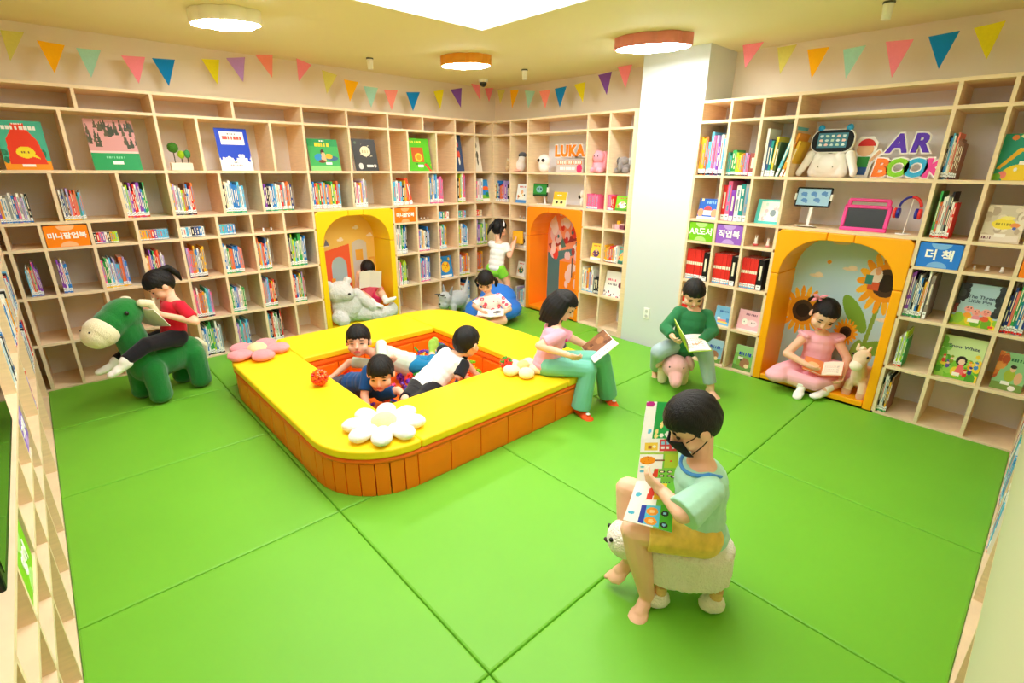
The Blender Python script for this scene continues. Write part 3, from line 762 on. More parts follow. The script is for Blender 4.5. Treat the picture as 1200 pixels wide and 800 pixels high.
def foot_prims(an, to, s, toes=True, fat=0.0):
    an = A3(an); to = A3(to); d = U3(to - an); sole = np.array([0, 0, -1.0]) - d * (-d[2]); sole = U3(sole) if np.linalg.norm(sole) > .2 else U3(np.cross(d, [1.0, .2, 0]))
    sd = np.cross(d, sole); L = .145 * s; heel = an + sole * .022 * s - d * .012 * s
    tip = heel + d * L; f = fat
    out = [P_ell(heel, (.026 * s + f,) * 3), P_cap(an, heel, .024 * s + f, .024 * s + f), P_cap(heel + d * .01 * s, heel + d * .075 * s + sole * .006 * s, .026 * s + f, .024 * s + f),
           P_ell(heel + d * .085 * s + sole * .008 * s, (.034 * s + f, .045 * s, .017 * s + f), np.stack([sd, d, sole], 1))]
    if toes:
        for k, o in enumerate((-.027, -.0115, .0025, .0155, .0275)):
            q = heel + d * (.118 - .006 * k) * s + sd * o * s + sole * .012 * s
            out.append(P_cap(q - d * .012 * s, q + d * .012 * s, (.0105 if k == 0 else .0072) * s, (.0105 if k == 0 else .0068) * s, n=8))
    else: out.append(P_ell(heel + d * .115 * s + sole * .008 * s, (.030 * s + f, .028 * s + f, .015 * s + f), np.stack([sd, d, sole], 1)))
    return out

def body(J, voxel=.006, toes=('l', 'r'), hands=True, curl=.9, palms=None):
    s = J['s']; out = torso(J, -.004, s=s)
    g = lambda k: A3(J[k]); N = g('nek'); H = head_frame(J)
    out += [P_cap(N - frame(J)[:, 2] * .03, hd(J, (0, -.022, -.05)), .036 * s, .034 * s)]
    for sd in 'lr':
        out += [P_cap(N - frame(J)[:, 2] * .03 * s, A3(J[sd, 'sh']), .034 * s, .034 * s)]
        out += P_chain([A3(J[sd, 'sh']), A3(J[sd, 'el']), A3(J[sd, 'wr'])], [.037 * s, .030 * s, .0205 * s])
        out += P_chain([A3(J[sd, 'hi']), A3(J[sd, 'kn'])], [.064 * s, .046 * s]) + P_chain([A3(J[sd, 'kn']), A3(J[sd, 'kn']) * .62 + A3(J[sd, 'an']) * .38, A3(J[sd, 'an'])], [.045 * s, .045 * s, .028 * s])
        if hands:
            wr = A3(J[sd, 'wr']); d = U3(A3(J[sd, 'ha']) - wr) if (sd, 'ha') in J else U3(wr - A3(J[sd, 'el']))
            inward = U3(N * .5 + g('pel') * .5 - wr)
            pal = A3(palms[sd]) if palms and sd in palms else inward + np.array([0, 0, .6])
            th = np.cross(pal, d) * (1 if sd == 'l' else -1)
            if th[2] < -.1 and not (palms and sd in palms): th = th
            out += hand_prims(wr, d, -th, pal, s * 1.02, curl)
        out += foot_prims(A3(J[sd, 'an']), A3(J[sd, 'to']), s, sd in toes)
    k = s * J.get('hs', 1.0)
    for c, r in (((0, -.008, .020), (.073, .088, .083)), ((0, .018, -.035), (.060, .062, .062)), ((.034, .040, -.036), (.030, .032, .030)), ((-.034, .040, -.036), (.030, .032, .030)),
                 ((0, .054, -.076), (.022, .020, .017)), ((.075, -.006, -.012), (.010, .019, .027)), ((-.075, -.006, -.012), (.010, .019, .027))):
        out.append(P_ell(hd(J, c), A3(r) * k, H))
    out.append(P_cap(hd(J, (0, .076, .0)), hd(J, (0, .087, -.026)), .007 * k, .0115 * k, n=8))
    return blob('body', out, voxel, 3)

def hair_cap(J, zf=.045, back=-.075, side=-.02, thick=1.10, fuzz=.006, part=None, seed=1):
    """hair shell over the skull with an uneven hairline"""
    H = head_frame(J); k = J['s'] * J.get('hs', 1.0); nu, nv = 84, 52; v = []; f = []
    q = random.Random(seed); strand = [q.uniform(-1, 1) for _ in range(nu)]
    for i in range(nv + 1):
        th = math.pi * i / nv
        for j in range(nu):
            a = 2 * math.pi * j / nu                       # 0 = forward
            d = (math.sin(th) * math.sin(a), math.sin(th) * math.cos(a), math.cos(th))
            az = min(a, 2 * math.pi - a) * 180 / math.pi
            line = np.interp(az, [0, 42, 62, 80, 100, 125, 180], [zf, zf - .004, zf - .012, side - .012, side, back + .01, back]) + strand[j] * fuzz
            r = A3((.073, .089, .084)); p = A3(d) * r
            z = p[2] + .02
            ins = 1.0 / (1.0 + math.exp(-(z - line) / .0032))
            low = 1.0 + .10 * max(0, -p[2] / .084) * (1 if az > 95 else 0)
            fac = .86 + (thick * low - .86 + (.020 * strand[j] + .010 * math.sin(a * 17 + th * 9)) * math.sin(th)) * ins
            p = p * fac; v.append(hd(J, (p[0], p[1] - .010, p[2] + .021)))
    for i in range(nv):
        for j in range(nu): f.append((i * nu + j, (i + 1) * nu + j, (i + 1) * nu + (j + 1) % nu, i * nu + (j + 1) % nu))
    return v, f
def face(J, t, eyes='open', mouth='smile', brows=True):
    H = head_frame(J); k = J['s'] * J.get('hs', 1.0)
    for sx in (-1, 1):
        ez = .0075 if eyes == 'open' else .0028
        ell_obj('eye', hd(J, (sx * .031, .0705, -.001)), A3((.013, .006, ez)) * k, EYE, t, H, 12, 8)
        if brows: ell_obj('eyebrow', hd(J, (sx * .031, .0745, .021)), A3((.015, .004, .0028)) * k, BROW, t, H, 12, 6)
    r = {'smile': (.018, .006, .005), 'small': (.012, .006, .004), 'open': (.020, .006, .010)}[mouth]
    ell_obj('mouth', hd(J, (0, .0775, -.055)), A3(r) * k, LIP, t, H, 12, 8)

HAIR_OF = {}
def child(key, label, hair=None, strands=(), face_kw=None, voxel=.006, toes=(), curl=.9, palms=None, hands=True):
    J = JOINTS[key]; s = J['s']
    base = A3(J['pel']).copy(); base[2] = min(J['l', 'an'][2], J['r', 'an'][2], J['pel'][2])
    t = thing('person', label, 'person', tuple(base))
    bo = mesh_obj('body', body(J, voxel, toes, hands, curl, palms), t, SKIN)
    v, f = hair_cap(J, **(hair or {})); b = MB(); b.add(v, f); HAIR_OF[key] = b.obj('hair', t, HAIR, smooth=True)
    if strands:
        pr = []
        for ch in strands: pr += P_chain([hd(J, p[:3]) for p in ch], [p[3] * s for p in ch])
        blob_obj('hair_lock', pr, HAIR, t, voxel=.005, smooth=2)
    if face_kw is not None: face(J, bo, **face_kw)
    return t, J

def shirt(J, t, m, sleeve=1.0, hem=-.05, g=.010, name='shirt', loose=.014, voxel=.0065, wide=1.0, flare=0.0):
    s = J['s']; gk = lambda k: A3(J[k]); R = frame(J); P = gk('pel'); N = gk('nek')
    pr = torso(J, g, max(hem, -.16), .86, s, wide)
    R_ = frame(J)
    if hem < .0:
        pr.append(P_ell(P + (N - P) * (hem + .03), ((.100 + flare) * s * wide + g, (.085 + flare) * s + g, .045 * s), R))
    for sd in 'lr':
        sh, el, wr = A3(J[sd, 'sh']), A3(J[sd, 'el']), A3(J[sd, 'wr'])
        pr.append(P_cap(N - R[:, 2] * .045 * s, sh, .040 * s + g * .4, .040 * s + g * .4))
        if sleeve <= 1: pr += [P_cap(sh, sh + (el - sh) * sleeve, .040 * s + g * .3, .034 * s + loose, flat=True), P_ell(sh, (.040 * s + g * .3,) * 3)]
        else:
            e2 = el + (wr - el) * (sleeve - 1)
            pr += [P_ell(sh, (.040 * s + g * .3,) * 3), P_cap(sh, el, .040 * s + g * .3, .032 * s + loose * .7), P_cap(el, e2, .032 * s + loose * .7, .024 * s + loose * .6, flat=True), P_ell(el, (.032 * s + loose * .7,) * 3)]
    return blob_obj(name, pr, m, t, voxel, 3)
def trousers(J, t, m, leg=2.0, g=.010, loose=.010, flare=0.0, name='trousers', voxel=.0065, top=.16):
    s = J['s']; gk = lambda k: A3(J[k]); pr = torso(J, g * .6, -1, top, s)
    for sd in 'lr':
        hi, kn, an = A3(J[sd, 'hi']), A3(J[sd, 'kn']), A3(J[sd, 'an'])
        if leg <= 1: pr += [P_ell(hi, (.066 * s + g * .5,) * 3), P_cap(hi, hi + (kn - hi) * leg, .066 * s + g * .5, .052 * s + loose + flare, flat=True)]
        else:
            e = kn + (an - kn) * (leg - 1)
            pr += [P_ell(hi, (.066 * s + g * .5,) * 3), P_cap(hi, kn, .066 * s + g * .5, .048 * s + loose), P_ell(kn, (.048 * s + loose,) * 3), P_cap(kn, e, .047 * s + loose, .034 * s + loose + flare, flat=True)]
    return blob_obj(name, pr, m, t, voxel, 3)
SHOE = {}
def shoes(J, t, m, name='sock', fat=.004, up=.0, which='lr'):
    for sd in which:
        an = A3(J[sd, 'an']); kn = A3(J[sd, 'kn']); pr = foot_prims(J[sd, 'an'], J[sd, 'to'], J['s'], False, fat)
        if up: pr.append(P_cap(an, an + U3(kn - an) * up, .028 * J['s'] + fat, .031 * J['s'] + fat, flat=True))
        SHOE[sd] = blob_obj(name, pr, m, t, .006, 3)

def open_book(name, label, M, w, h, cl, cr, cover, th=.006, bend=.25, cat='book', bend_l=None):
    """open book: spine along local z, left page sheet and right page sheet facing -y"""
    t = thing_m(name, label, cat, M)
    bend_r = bend
    for s_, cv, nm in ((-1, cl, 'left_page'), (1, cr, 'right_page')):
        bend = bend_l if s_ < 0 and bend_l is not None else bend_r
        if s_ < 0: me = cv.mesh(nm, w, h, lambda u, v_: -.05 * w * np.sin(u * math.pi) - th)
        else: me = cv.mesh(nm, w, h, lambda u, v_: -.05 * w * np.sin(u * math.pi) - th)
        o = mesh_obj(nm, me, t)
        A = Matrix.Rotation(s_ * -bend, 4, 'Z') @ Matrix.Translation((-w if s_ < 0 else 0, 0, 0))
        o.matrix_basis = A
        b = MB(); b.box((-w * 1.02 if s_ < 0 else 0, -th * .6, -.004), (0 if s_ < 0 else w * 1.02, .001, h + .004))
        o2 = b.obj('cover_board', t, cover); o2.matrix_basis = Matrix.Rotation(s_ * -bend, 4, 'Z')
        b = MB(); b.box((-w if s_ < 0 else 0, -th, 0), (0 if s_ < 0 else w, -th * .5, h)); o3 = b.obj('pages', t, mat('paper', '#f4f1ea', .8)); o3.matrix_basis = Matrix.Rotation(s_ * -bend, 4, 'Z')
    return t
def page(w=24, h=30, bg='#f7f4ee', pics=(), lines=6, seed=3):
    c = Canvas(w, h, bg)
    for k in range(lines):
        y = .16 + k * .11; c.bars(.12, y, .85, y + .035, 9, '#8b8783', .75, seed + k)
    for p in pics: getattr(c, p[0])(*p[1:])
    return c
def lookm(o, face_dir, up=(0, 0, 1), right=None):
    """matrix whose -y axis points along face_dir"""
    y = -Vector(face_dir).normalized(); z = Vector(up); x = y.cross(z).normalized(); z = x.cross(y)
    return Matrix(((x.x, y.x, z.x, o[0]), (x.y, y.y, z.y, o[1]), (x.z, y.z, z.z, o[2]), (0, 0, 0, 1)))

# --- girl in red riding the green plush
t, J = child('rider', 'girl in red T-shirt reading astride the green plush animal', hair=dict(zf=.028, seed=2), strands=[[(0.0, -.085, .07, .02), (0, -.125, .05, .026), (0, -.135, -.02, .022), (0, -.12, -.07, .008)]], face_kw=dict(eyes='closed', mouth='small'))
shirt(J, t, cloth('red', '#d81f38'), .75, -.04)
trousers(J, t, cloth('black', '#1b1a20'), 1.92)
shoes(J, t, cloth('white_sock', '#f4f2f0'), fat=.008, up=.05)
# --- child reading in the yellow niche
t, J = child('niche', 'child in pink behind an open book in the yellow niche', hair=dict(zf=.03, seed=3), face_kw=dict(eyes='closed', mouth='small'))
shirt(J, t, cloth('coral', '#f0708a'), .6, -.04)
trousers(J, t, cloth('hotpink', '#f0447c'), .8, loose=.014, name='shorts')
shoes(J, t, cloth('white_sock', '#f4f2f0'), fat=.006, up=.05)
# --- boys in the pit
t, J = child('mint', 'laughing boy in mint striped shirt lying in the play pit', hair=dict(zf=.03, seed=4), face_kw=dict(eyes='closed', mouth='open'))
shirt(J, t, cloth('mint_pale', '#cfe6d2'), .9, -.04, g=.013)
trousers(J, t, cloth('denim_teal', '#1c7cae'), 1.8)
shoes(J, t, cloth('sock_green', '#9fca52'), fat=.004)
t, J = child('navy', 'boy in navy T-shirt crawling towards the camera in the pit', hair=dict(zf=.026, seed=5), face_kw=dict(eyes='closed', mouth='open'))
shirt(J, t, cloth('navy', '#174a86'), .8, -.05, g=.014)
trousers(J, t, cloth('navy_dark', '#23304f'), 1.9)
t, J = child('white', 'boy in white vest and black sleeves seen from behind in pit', hair=dict(zf=.04, seed=6, back=-.07), face_kw=dict(eyes='open', mouth='small'))
shirt(J, t, cloth('white', '#f3f3f4'), .12, -.12, g=.022, name='vest')
s_ = J['s']
for sd in 'lr':
    a, b_ = A3(J[sd, 'sh']), A3(J[sd, 'el']); blob_obj('sleeve', [P_cap(a, a + (b_ - a) * 1.0, .05 * s_, .046 * s_, flat=True), P_ell(a, (.05 * s_,) * 3)], cloth('black2', '#22242a'), t, .0065, 2)
trousers(J, t, cloth('black', '#1b1a20'), 1.9)
# --- standing girl
t, J = child('stand', 'standing girl in white top and lime shorts at the far shelf', hair=dict(zf=.04, seed=7, side=-.03), strands=[[(-.02, -.08, .05, .024), (-.035, -.12, .0, .024), (-.05, -.13, -.07, .016), (-.055, -.125, -.11, .006)], [(.04, -.06, .05, .024), (.075, -.08, .0, .022), (.085, -.08, -.08, .014), (.085, -.075, -.13, .006)]], face_kw=dict(eyes='closed', mouth='small'))
shirt(J, t, cloth('white', '#f3f3f4'), .6, .02, g=.010)
trousers(J, t, cloth('lime', '#86d83a'), .55, loose=.02, name='shorts')
b = MB(); b.tube([hd(J, (.05, -.03, .085)), hd(J, (.078, -.045, .055)), hd(J, (.088, -.05, .02))], .008 * J['s'], n=6); b.obj('hair_clip', HAIR_OF['stand'], mat('clip_white', '#f5f5f5', .4))
# --- girl on the beanbag
FLOR = mat('cloth_floral', '#f8e9e2', .85)
def floral(m):
    nt = m.node_tree; bs = nt.nodes['Principled BSDF']; tc = nt.nodes.new('ShaderNodeTexCoord'); vo = nt.nodes.new('ShaderNodeTexVoronoi'); vo.inputs['Scale'].default_value = 16
    ra = nt.nodes.new('ShaderNodeValToRGB'); ra.color_ramp.interpolation = 'CONSTANT'; e = ra.color_ramp.elements
    e[0].position = 0; e[0].color = (*lin('#f6c8b8'), 1); e[1].position = .16; e[1].color = (*lin('#ef5a72'), 1)
    q = e.new(.36); q.color = (*lin('#f8ece4'), 1)
    nt.links.new(tc.outputs['Object'], vo.inputs['Vector']); nt.links.new(vo.outputs['Distance'], ra.inputs[0]); nt.links.new(ra.outputs[0], bs.inputs['Base Color'])
floral(FLOR)
t, J = child('bean', 'girl in flower-print top reading on the blue beanbag', hair=dict(zf=.03, seed=8), strands=[[(.07, -.05, .0, .022), (.095, -.05, -.05, .028), (.09, -.04, -.11, .014)], [(-.07, -.05, .0, .022), (-.095, -.05, -.05, .026), (-.09, -.04, -.10, .014)]], face_kw=dict(eyes='closed', mouth='small'))
shirt(J, t, FLOR, .9, -.1, g=.014, loose=.02)
trousers(J, t, cloth('beige', '#e9d2bd'), .6, name='shorts')
# --- girl in pink T-shirt on the pit edge
lk = []
for a in range(70, 291, 15):
    q = math.radians(a); x, y = math.sin(q), math.cos(q)
    lk.append([(x * .058, y * .07 - .01, .055, .030), (x * .084, y * .096 - .01, -.01, .030), (x * .092, y * .10 - .012, -.075, .028), (x * .094, y * .094 - .012 + (.02 if y > 0 else 0), -.13 - (a % 48) * .0008, .016)])
t, J = child('tee', 'girl in pink T-shirt and teal trousers on the pit edge', hair=dict(zf=.045, seed=9, thick=1.12), strands=lk, face_kw=dict(eyes='closed', mouth='small'), voxel=.005)
tee = shirt(J, t, cloth('pink', '#f2acc4'), .75, -.10, g=.010)
trousers(J, t, cloth('teal', '#79c4b0'), 1.98, loose=.012, flare=.03)
shoes(J, t, mat('slipper_orange', '#f0551e', .7), name='slipper', fat=.008)
R = frame(J); ch = A3(J['nek']) * .55 + A3(J['pel']) * .45 + R[:, 1] * (.089 * J['s'] + .012)
b = MB(); b.prism([(.03 * math.cos(a), .022 * math.sin(a)) for a in np.linspace(0, 6.28, 15)[:-1]], -.012, .002, None, lookm(ch, R[:, 1], R[:, 2]) @ Matrix.Rotation(math.pi / 2, 4, 'X')); b.obj('shirt_print', tee, mat('print_dark', '#5a5560', .8))
b = MB(); b.prism([(.016 * math.cos(a), .016 * math.sin(a)) for a in np.linspace(0, 6.28, 11)[:-1]], -.012, .002, None, lookm(ch + R[:, 2] * .045, R[:, 1], R[:, 2]) @ Matrix.Rotation(math.pi / 2, 4, 'X')); b.obj('shirt_print', tee, mat('print_magenta', '#ee2f92', .8))
for sd in 'lr':
    an, to = A3(J[sd, 'an']), A3(J[sd, 'to']); d = U3(to - an); ell_obj('slipper_face', an + d * .085 * J['s'] + np.array([0, 0, .022 - an[2] * .3]), (.016, .016, .008), mat('clip_white', '#f5f5f5', .4), SHOE[sd])
# --- boy in green sweater on the pig
t, J = child('pigboy', 'boy in dark green sweater reading on the pink pig', hair=dict(zf=.04, seed=10), face_kw=dict(eyes='closed', mouth='small'), toes=('l', 'r'), voxel=.005)
shirt(J, t, cloth('green_sweater', '#2f7a4c'), 1.9, -.14, g=.022, loose=.022, name='sweater')
trousers(J, t, cloth('grey_pale', '#a9bfc6'), 1.85, loose=.014)
# --- girl in the pink dress
t, J = child('dress', 'girl in pink ruffled dress sitting in the sunflower niche', hair=dict(zf=.052, seed=11, side=-.03), strands=[[(.05, -.06, .055, .02), (.085, -.08, .05, .02), (.10, -.085, .02, .016)], [(-.06, -.07, .0, .022), (-.085, -.09, -.03, .026), (-.10, -.09, -.09, .018), (-.105, -.08, -.12, .008)]], face_kw=dict(eyes='closed', mouth='smile'), voxel=.005)
PD = cloth('pink_dress', '#f7b6c8')
shirt(J, t, PD, .22, .1, g=.014, name='dress_top')
s_ = J['s']; R = frame(J); P = A3(J['pel']); pr = [P_ell(P + R[:, 2] * .10 * s_, (.105 * s_, .09 * s_, .07 * s_), R)]
for sd in 'lr':
    kn, hi = A3(J[sd, 'kn']), A3(J[sd, 'hi']); pr += [P_cap(hi, kn, .085 * s_, .075 * s_), P_ell(kn + U3(kn - hi) * .02 + np.array([0, 0, -.01]), (.085 * s_, .085 * s_, .055 * s_)), P_cap(kn, (A3(J['l', 'an']) + A3(J['r', 'an'])) / 2 + np.array([0, 0, .03]), .06 * s_, .05 * s_)]
pr.append(P_ell((A3(J['l', 'kn']) + A3(J['r', 'kn'])) / 2 + np.array([0, 0, -.0]), (.13 * s_, .13 * s_, .045 * s_)))
blob_obj('skirt', pr, PD, t, .0065, 4)
for sd, o in (('l', 1), ('r', -1)):
    sh = A3(J[sd, 'sh']); fl = []
    for k in range(9):
        a = math.radians(-70 + k * 27); q = sh + R[:, 1] * math.sin(a) * .06 * s_ + R[:, 0] * o * (.012 + .028 * math.cos(a)) * s_ + R[:, 2] * (.008 + .012 * math.cos(a * 1.0)) * s_
        fl.append(P_ell(q, (.020, .020, .018)))
    blob_obj('ruffle', fl, PD, t, .005, 2)
shoes(J, t, cloth('white_sock', '#f4f2f0'), fat=.004, up=.16)
bw = hd(J, (.075, -.055, .085)); b = MB()
for a in (0.5, 2.2, 3.9, 5.4):
    d_ = head_frame(J) @ A3((math.cos(a), .2, math.sin(a))); b.tube([bw, bw + d_ * .035, bw + d_ * .065], [.006, .016, .004], n=8)
b.obj('hair_bow', HAIR_OF['dress'], cloth('bow_pink', '#f79cb4'), smooth=True)
# --- boy on the sheep stool (nearest)
t, J = child('front', 'boy in mint T-shirt and black mask on the sheep stool', hair=dict(zf=.03, seed=12, back=-.075, side=-.03, thick=1.13, fuzz=.005), face_kw=dict(eyes='closed', mouth='small'), voxel=.004, toes=('l', 'r'), curl=.6)
MINT = cloth('mint', '#a9dcc4')
tee = shirt(J, t, MINT, 1.0, -.10, g=.016, loose=.030, voxel=.006, flare=.01)
trousers(J, t, cloth('mustard', '#e6c15c', noise=.12, nscale=30), .80, loose=.016, name='shorts', voxel=.006)
H = head_frame(J); k_ = J['s']
MK = mat('mask_black', '#1c1c20', .8)
b = MB(); v = []; f = []; nx, nz = 12, 8
for i in range(nz + 1):
    for j in range(nx + 1):
        x = (j / nx - .5) * .112; z = -.012 - i / nz * .082; w_ = 1 - .35 * abs(i / nz - .35)
        yy = .020 + .066 * math.sqrt(max(0, 1 - (x / .074) ** 2)) + .014 * math.exp(-(x / .02) ** 2) * (1 - i / nz) - .010 * (i / nz) ** 2
        v.append(hd(J, (x * w_, yy + .006, z)))
for i in range(nz):
    for j in range(nx): f.append((i * (nx + 1) + j, i * (nx + 1) + j + 1, (i + 1) * (nx + 1) + j + 1, (i + 1) * (nx + 1) + j))
b.add(v, f); mk = b.obj('face_mask', t, MK, smooth=True); sol = mk.modifiers.new('s', 'SOLIDIFY'); sol.thickness = .004
b = MB()
for sx in (-1, 1):
    b.tube([hd(J, (sx * .052, .058, -.02)), hd(J, (sx * .070, .03, -.006)), hd(J, (sx * .080, -.008, .018)), hd(J, (sx * .082, -.026, -.004)), hd(J, (sx * .076, -.02, -.03)), hd(J, (sx * .066, .02, -.055)), hd(J, (sx * .048, .058, -.078))], .0022, n=6)
b.obj('mask_strap', mk, MK)
# blue collar trim
R = frame(J); N = A3(J['nek']); pts = []
for k in range(25):
    a = 2 * math.pi * k / 24; l_, f_ = math.cos(a), math.sin(a)
    pts.append(N + R[:, 0] * l_ * .078 * k_ + R[:, 1] * (f_ * .064 * k_) + R[:, 2] * ((.012 - .050 * max(0, -f_) ** 1.2 * (1 - abs(l_) * .3) - .022 * max(0, f_)) * k_))
b = MB(); b.tube(pts[:-1], .0075, n=8, closed=True); b.obj('collar_trim', tee, cloth('collar_blue', '#4a90d6'))

# ================================================================ PLUSH TOYS, CUSHIONS, PIT TOYS
def plush(name, col, bump=.5, bscale=180, **k): return mat('plush_' + name, col, 0.95, spec=.1, sheen=.4, bump=bump, bscale=bscale, **k)
def fuzzy(o, amt=.006, size=.02, seed=0):
    """short pile relief on a plush surface"""
    tx = bpy.data.textures.get('pile_%g' % size) or bpy.data.textures.new('pile_%g' % size, 'CLOUDS')
    tx.noise_scale = size; tx.noise_depth = 2
    d = o.modifiers.new('pile', 'DISPLACE'); d.texture = tx; d.strength = amt; d.mid_level = .5; d.texture_coords = 'GLOBAL'
    return o
class Fr:
    """local frame: x forward, y left, z up"""
    def __init__(s, o, deg, sc=1.0):
        a = math.radians(deg); s.o = A3(o); s.k = sc; s.R = np.array([[math.cos(a), -math.sin(a), 0], [math.sin(a), math.cos(a), 0], [0, 0, 1.0]])
    def p(s, *v): return s.o + s.R @ (A3(v) * s.k)
    def ell(s, c, r, rot=None): 
        R = s.R if rot is None else s.R @ rot
        return P_ell(s.p(*c), A3(r) * s.k, R)
    def cap(s, a, b, r0, r1=None, **k): return P_cap(s.p(*a), s.p(*b), r0 * s.k, (r0 if r1 is None else r1) * s.k, **k)
def rY(a): a = math.radians(a); return np.array([[math.cos(a), 0, math.sin(a)], [0, 1, 0], [-math.sin(a), 0, math.cos(a)]])
def rX(a): a = math.radians(a); return np.array([[1, 0, 0], [0, math.cos(a), -math.sin(a)], [0, math.sin(a), math.cos(a)]])
def rZ(a): a = math.radians(a); return np.array([[math.cos(a), -math.sin(a), 0], [math.sin(a), math.cos(a), 0], [0, 0, 1]])
BLK = mat('bead_black', '#121212', .25, spec=.6)

# green riding plush
F = Fr((0.515, 4.60, 0), 204)
t = thing('plush_pony', 'big dark green plush pony with cream muzzle', 'plush toy', (0.515, 4.60, 0))
pr = [F.ell((.0, 0, .30), (.27, .130, .135)), F.ell((-.17, 0, .29), (.13, .130, .14)), F.ell((.15, 0, .30), (.12, .125, .14))]
for x in (.155, -.175):
    for y in (.108, -.108): pr += [F.cap((x, y * .8, .28), (x, y, .075), .085, .078), F.ell((x, y, .065), (.082, .078, .065))]
pr += [F.cap((.17, 0, .36), (.23, 0, .64), .110, .10), F.ell((.23, 0, .71), (.145, .12, .12), rY(20)), F.ell((.31, 0, .67), (.125, .112, .108), rY(30))]
LAST = fuzzy(blob_obj('plush_body', pr, plush('green', '#1f7a34'), t, .009, 8), .004, .012)
LAST = fuzzy(blob_obj('muzzle', [F.ell((.385, 0, .625), (.105, .120, .110), rY(35)), F.ell((.425, 0, .60), (.08, .103, .09), rY(35))], plush('cream', '#efe8c6'), t, .007, 4), .003, .012)
for y in (.121, -.121): ell_obj('eye', F.p(.26, y * .98, .745), (.014, .014, .016), BLK, LAST)
for y in (.05, -.05): ell_obj('nostril', F.p(.480, y, .655), (.007, .007, .006), BLK, LAST)
for y in (.10, -.10): blob_obj('ear', [F.cap((.14, y, .79), (.10, y * 1.3, .78), .03, .030), F.cap((.10, y * 1.3, .78), (.06, y * 1.4, .70), .030, .014)], plush('cream', '#efe8c6'), t, .006, 2)
blob_obj('tail', [F.cap((-.27, 0, .36), (-.33, 0, .30), .03, .028), F.cap((-.33, 0, .30), (-.34, 0, .20), .028, .012)], plush('cream', '#efe8c6'), t, .006, 2)

# huge pale bear slumped in the yellow niche
F = Fr((2.40, 5.32, 0.05), 270)
t = thing('plush_bear', 'huge shaggy pale grey plush bear slumped in yellow niche', 'plush toy', (2.40, 5.32, 0.05))
pr = [F.ell((-.02, .0, .20), (.15, .19, .20)), F.ell((-.02, -.08, .36), (.14, .15, .13)), F.ell((.06, -.05, .36), (.10, .10, .09)), F.cap((.05, .08, .34), (.14, .22, .18), .062, .058), F.cap((.14, .22, .18), (.12, .30, .10), .058, .055),
      F.cap((.02, .10, .10), (.16, .30, .075), .095, .080), F.cap((.16, .30, .075), (.15, .43, .085), .080, .075), F.ell((.15, .47, .10), (.065, .06, .088)), F.cap((.06, -.14, .10), (.12, -.13, .07), .09, .07), F.ell((-.02, -.2, .46), (.05, .045, .05)), F.ell((-.04, .03, .48), (.05, .045, .045))]
LAST = fuzzy(blob_obj('plush_body', pr, plush('pale', '#d7dad8', bump=.8, bscale=90), t, .010, 4), .016, .022)
ell_obj('nose', F.p(.155, -.05, .37), (.018, .014, .014), BLK, LAST)

# grey long-eared plush on the mat by the corner
F = Fr((3.66, 5.0, 0), 188)
t = thing('plush_goat', 'grey plush goat with dark horns beside the beanbag', 'plush toy', (3.66, 5.0, 0))
pr = [F.ell((-.02, 0, .17), (.19, .115, .115)), F.ell((.17, 0, .22), (.085, .08, .085)), F.ell((.20, 0, .15), (.07, .065, .06))]
for x in (.10, -.13):
    for y in (.07, -.07): pr.append(F.cap((x, y, .12), (x, y, .035), .04, .038))
LAST = fuzzy(blob_obj('plush_body', pr, plush('grey', '#b9c0c0'), t, .008, 4), .006, .015)
for y in (.055, -.055): blob_obj('ear', [F.cap((.13, y, .28), (.12, y * 1.5, .37), .026, .006)], plush('grey_dark', '#8d9596'), t, .005, 2)
blob_obj('tail', [F.cap((-.17, 0, .22), (-.24, .0, .42), .04, .008)], plush('grey', '#b9c0c0'), t, .005, 2)
for y in (.03, -.03): blob_obj('horn', [F.cap((.22, y, .27), (.29, y * 1.6, .285), .016, .006)], plush('horn', '#4d4e50'), t, .005, 1)
for y in (.06, -.06): ell_obj('eye', F.p(.225, y, .25), (.010, .010, .010), BLK, LAST)
ell_obj('nose', F.p(.262, 0, .165), (.012, .018, .010), BLK, LAST)

# pink pig stool
F = Fr((3.80, 2.03, 0), 215)
t = thing('plush_pig', 'pink plush pig stool under the boy in green', 'plush toy', (3.80, 2.03, 0))
pr = [F.ell((-.02, 0, .19), (.20, .135, .11)), F.ell((-.15, 0, .19), (.09, .125, .10))]
for x in (.10, -.15):
    for y in (.085, -.085): pr.append(F.cap((x, y, .14), (x + .01, y, .04), .046, .04))
LAST = fuzzy(blob_obj('plush_body', pr, plush('pig_cream', '#ecd9b4'), t, .008, 4), .003, .012)
pr = [F.ell((.20, 0, .20), (.115, .105, .10)), F.cap((.27, 0, .16), (.335, 0, .115), .062, .048)]
LAST = fuzzy(blob_obj('head', pr, plush('pig_pink', '#eeb2b4'), t, .006, 4), .002, .01)
for y in (1, -1):
    blob_obj('ear', [F.ell((.16, y * .115, .235), (.05, .035, .058), rX(y * 25)), F.ell((.15, y * .135, .20), (.035, .022, .045))], plush('pig_pink', '#eeb2b4'), t, .005, 2)
    ell_obj('eye', F.p(.285, y * .052, .225), (.009, .009, .010), BLK, LAST); ell_obj('nostril', F.p(.362, y * .016, .105), (.006, .007, .009), mat('pig_nostril', '#c97f88', .8), LAST)
pts = [F.p(.372, (k - 4) * .006, .135 - .0 * k) for k in range(9)]

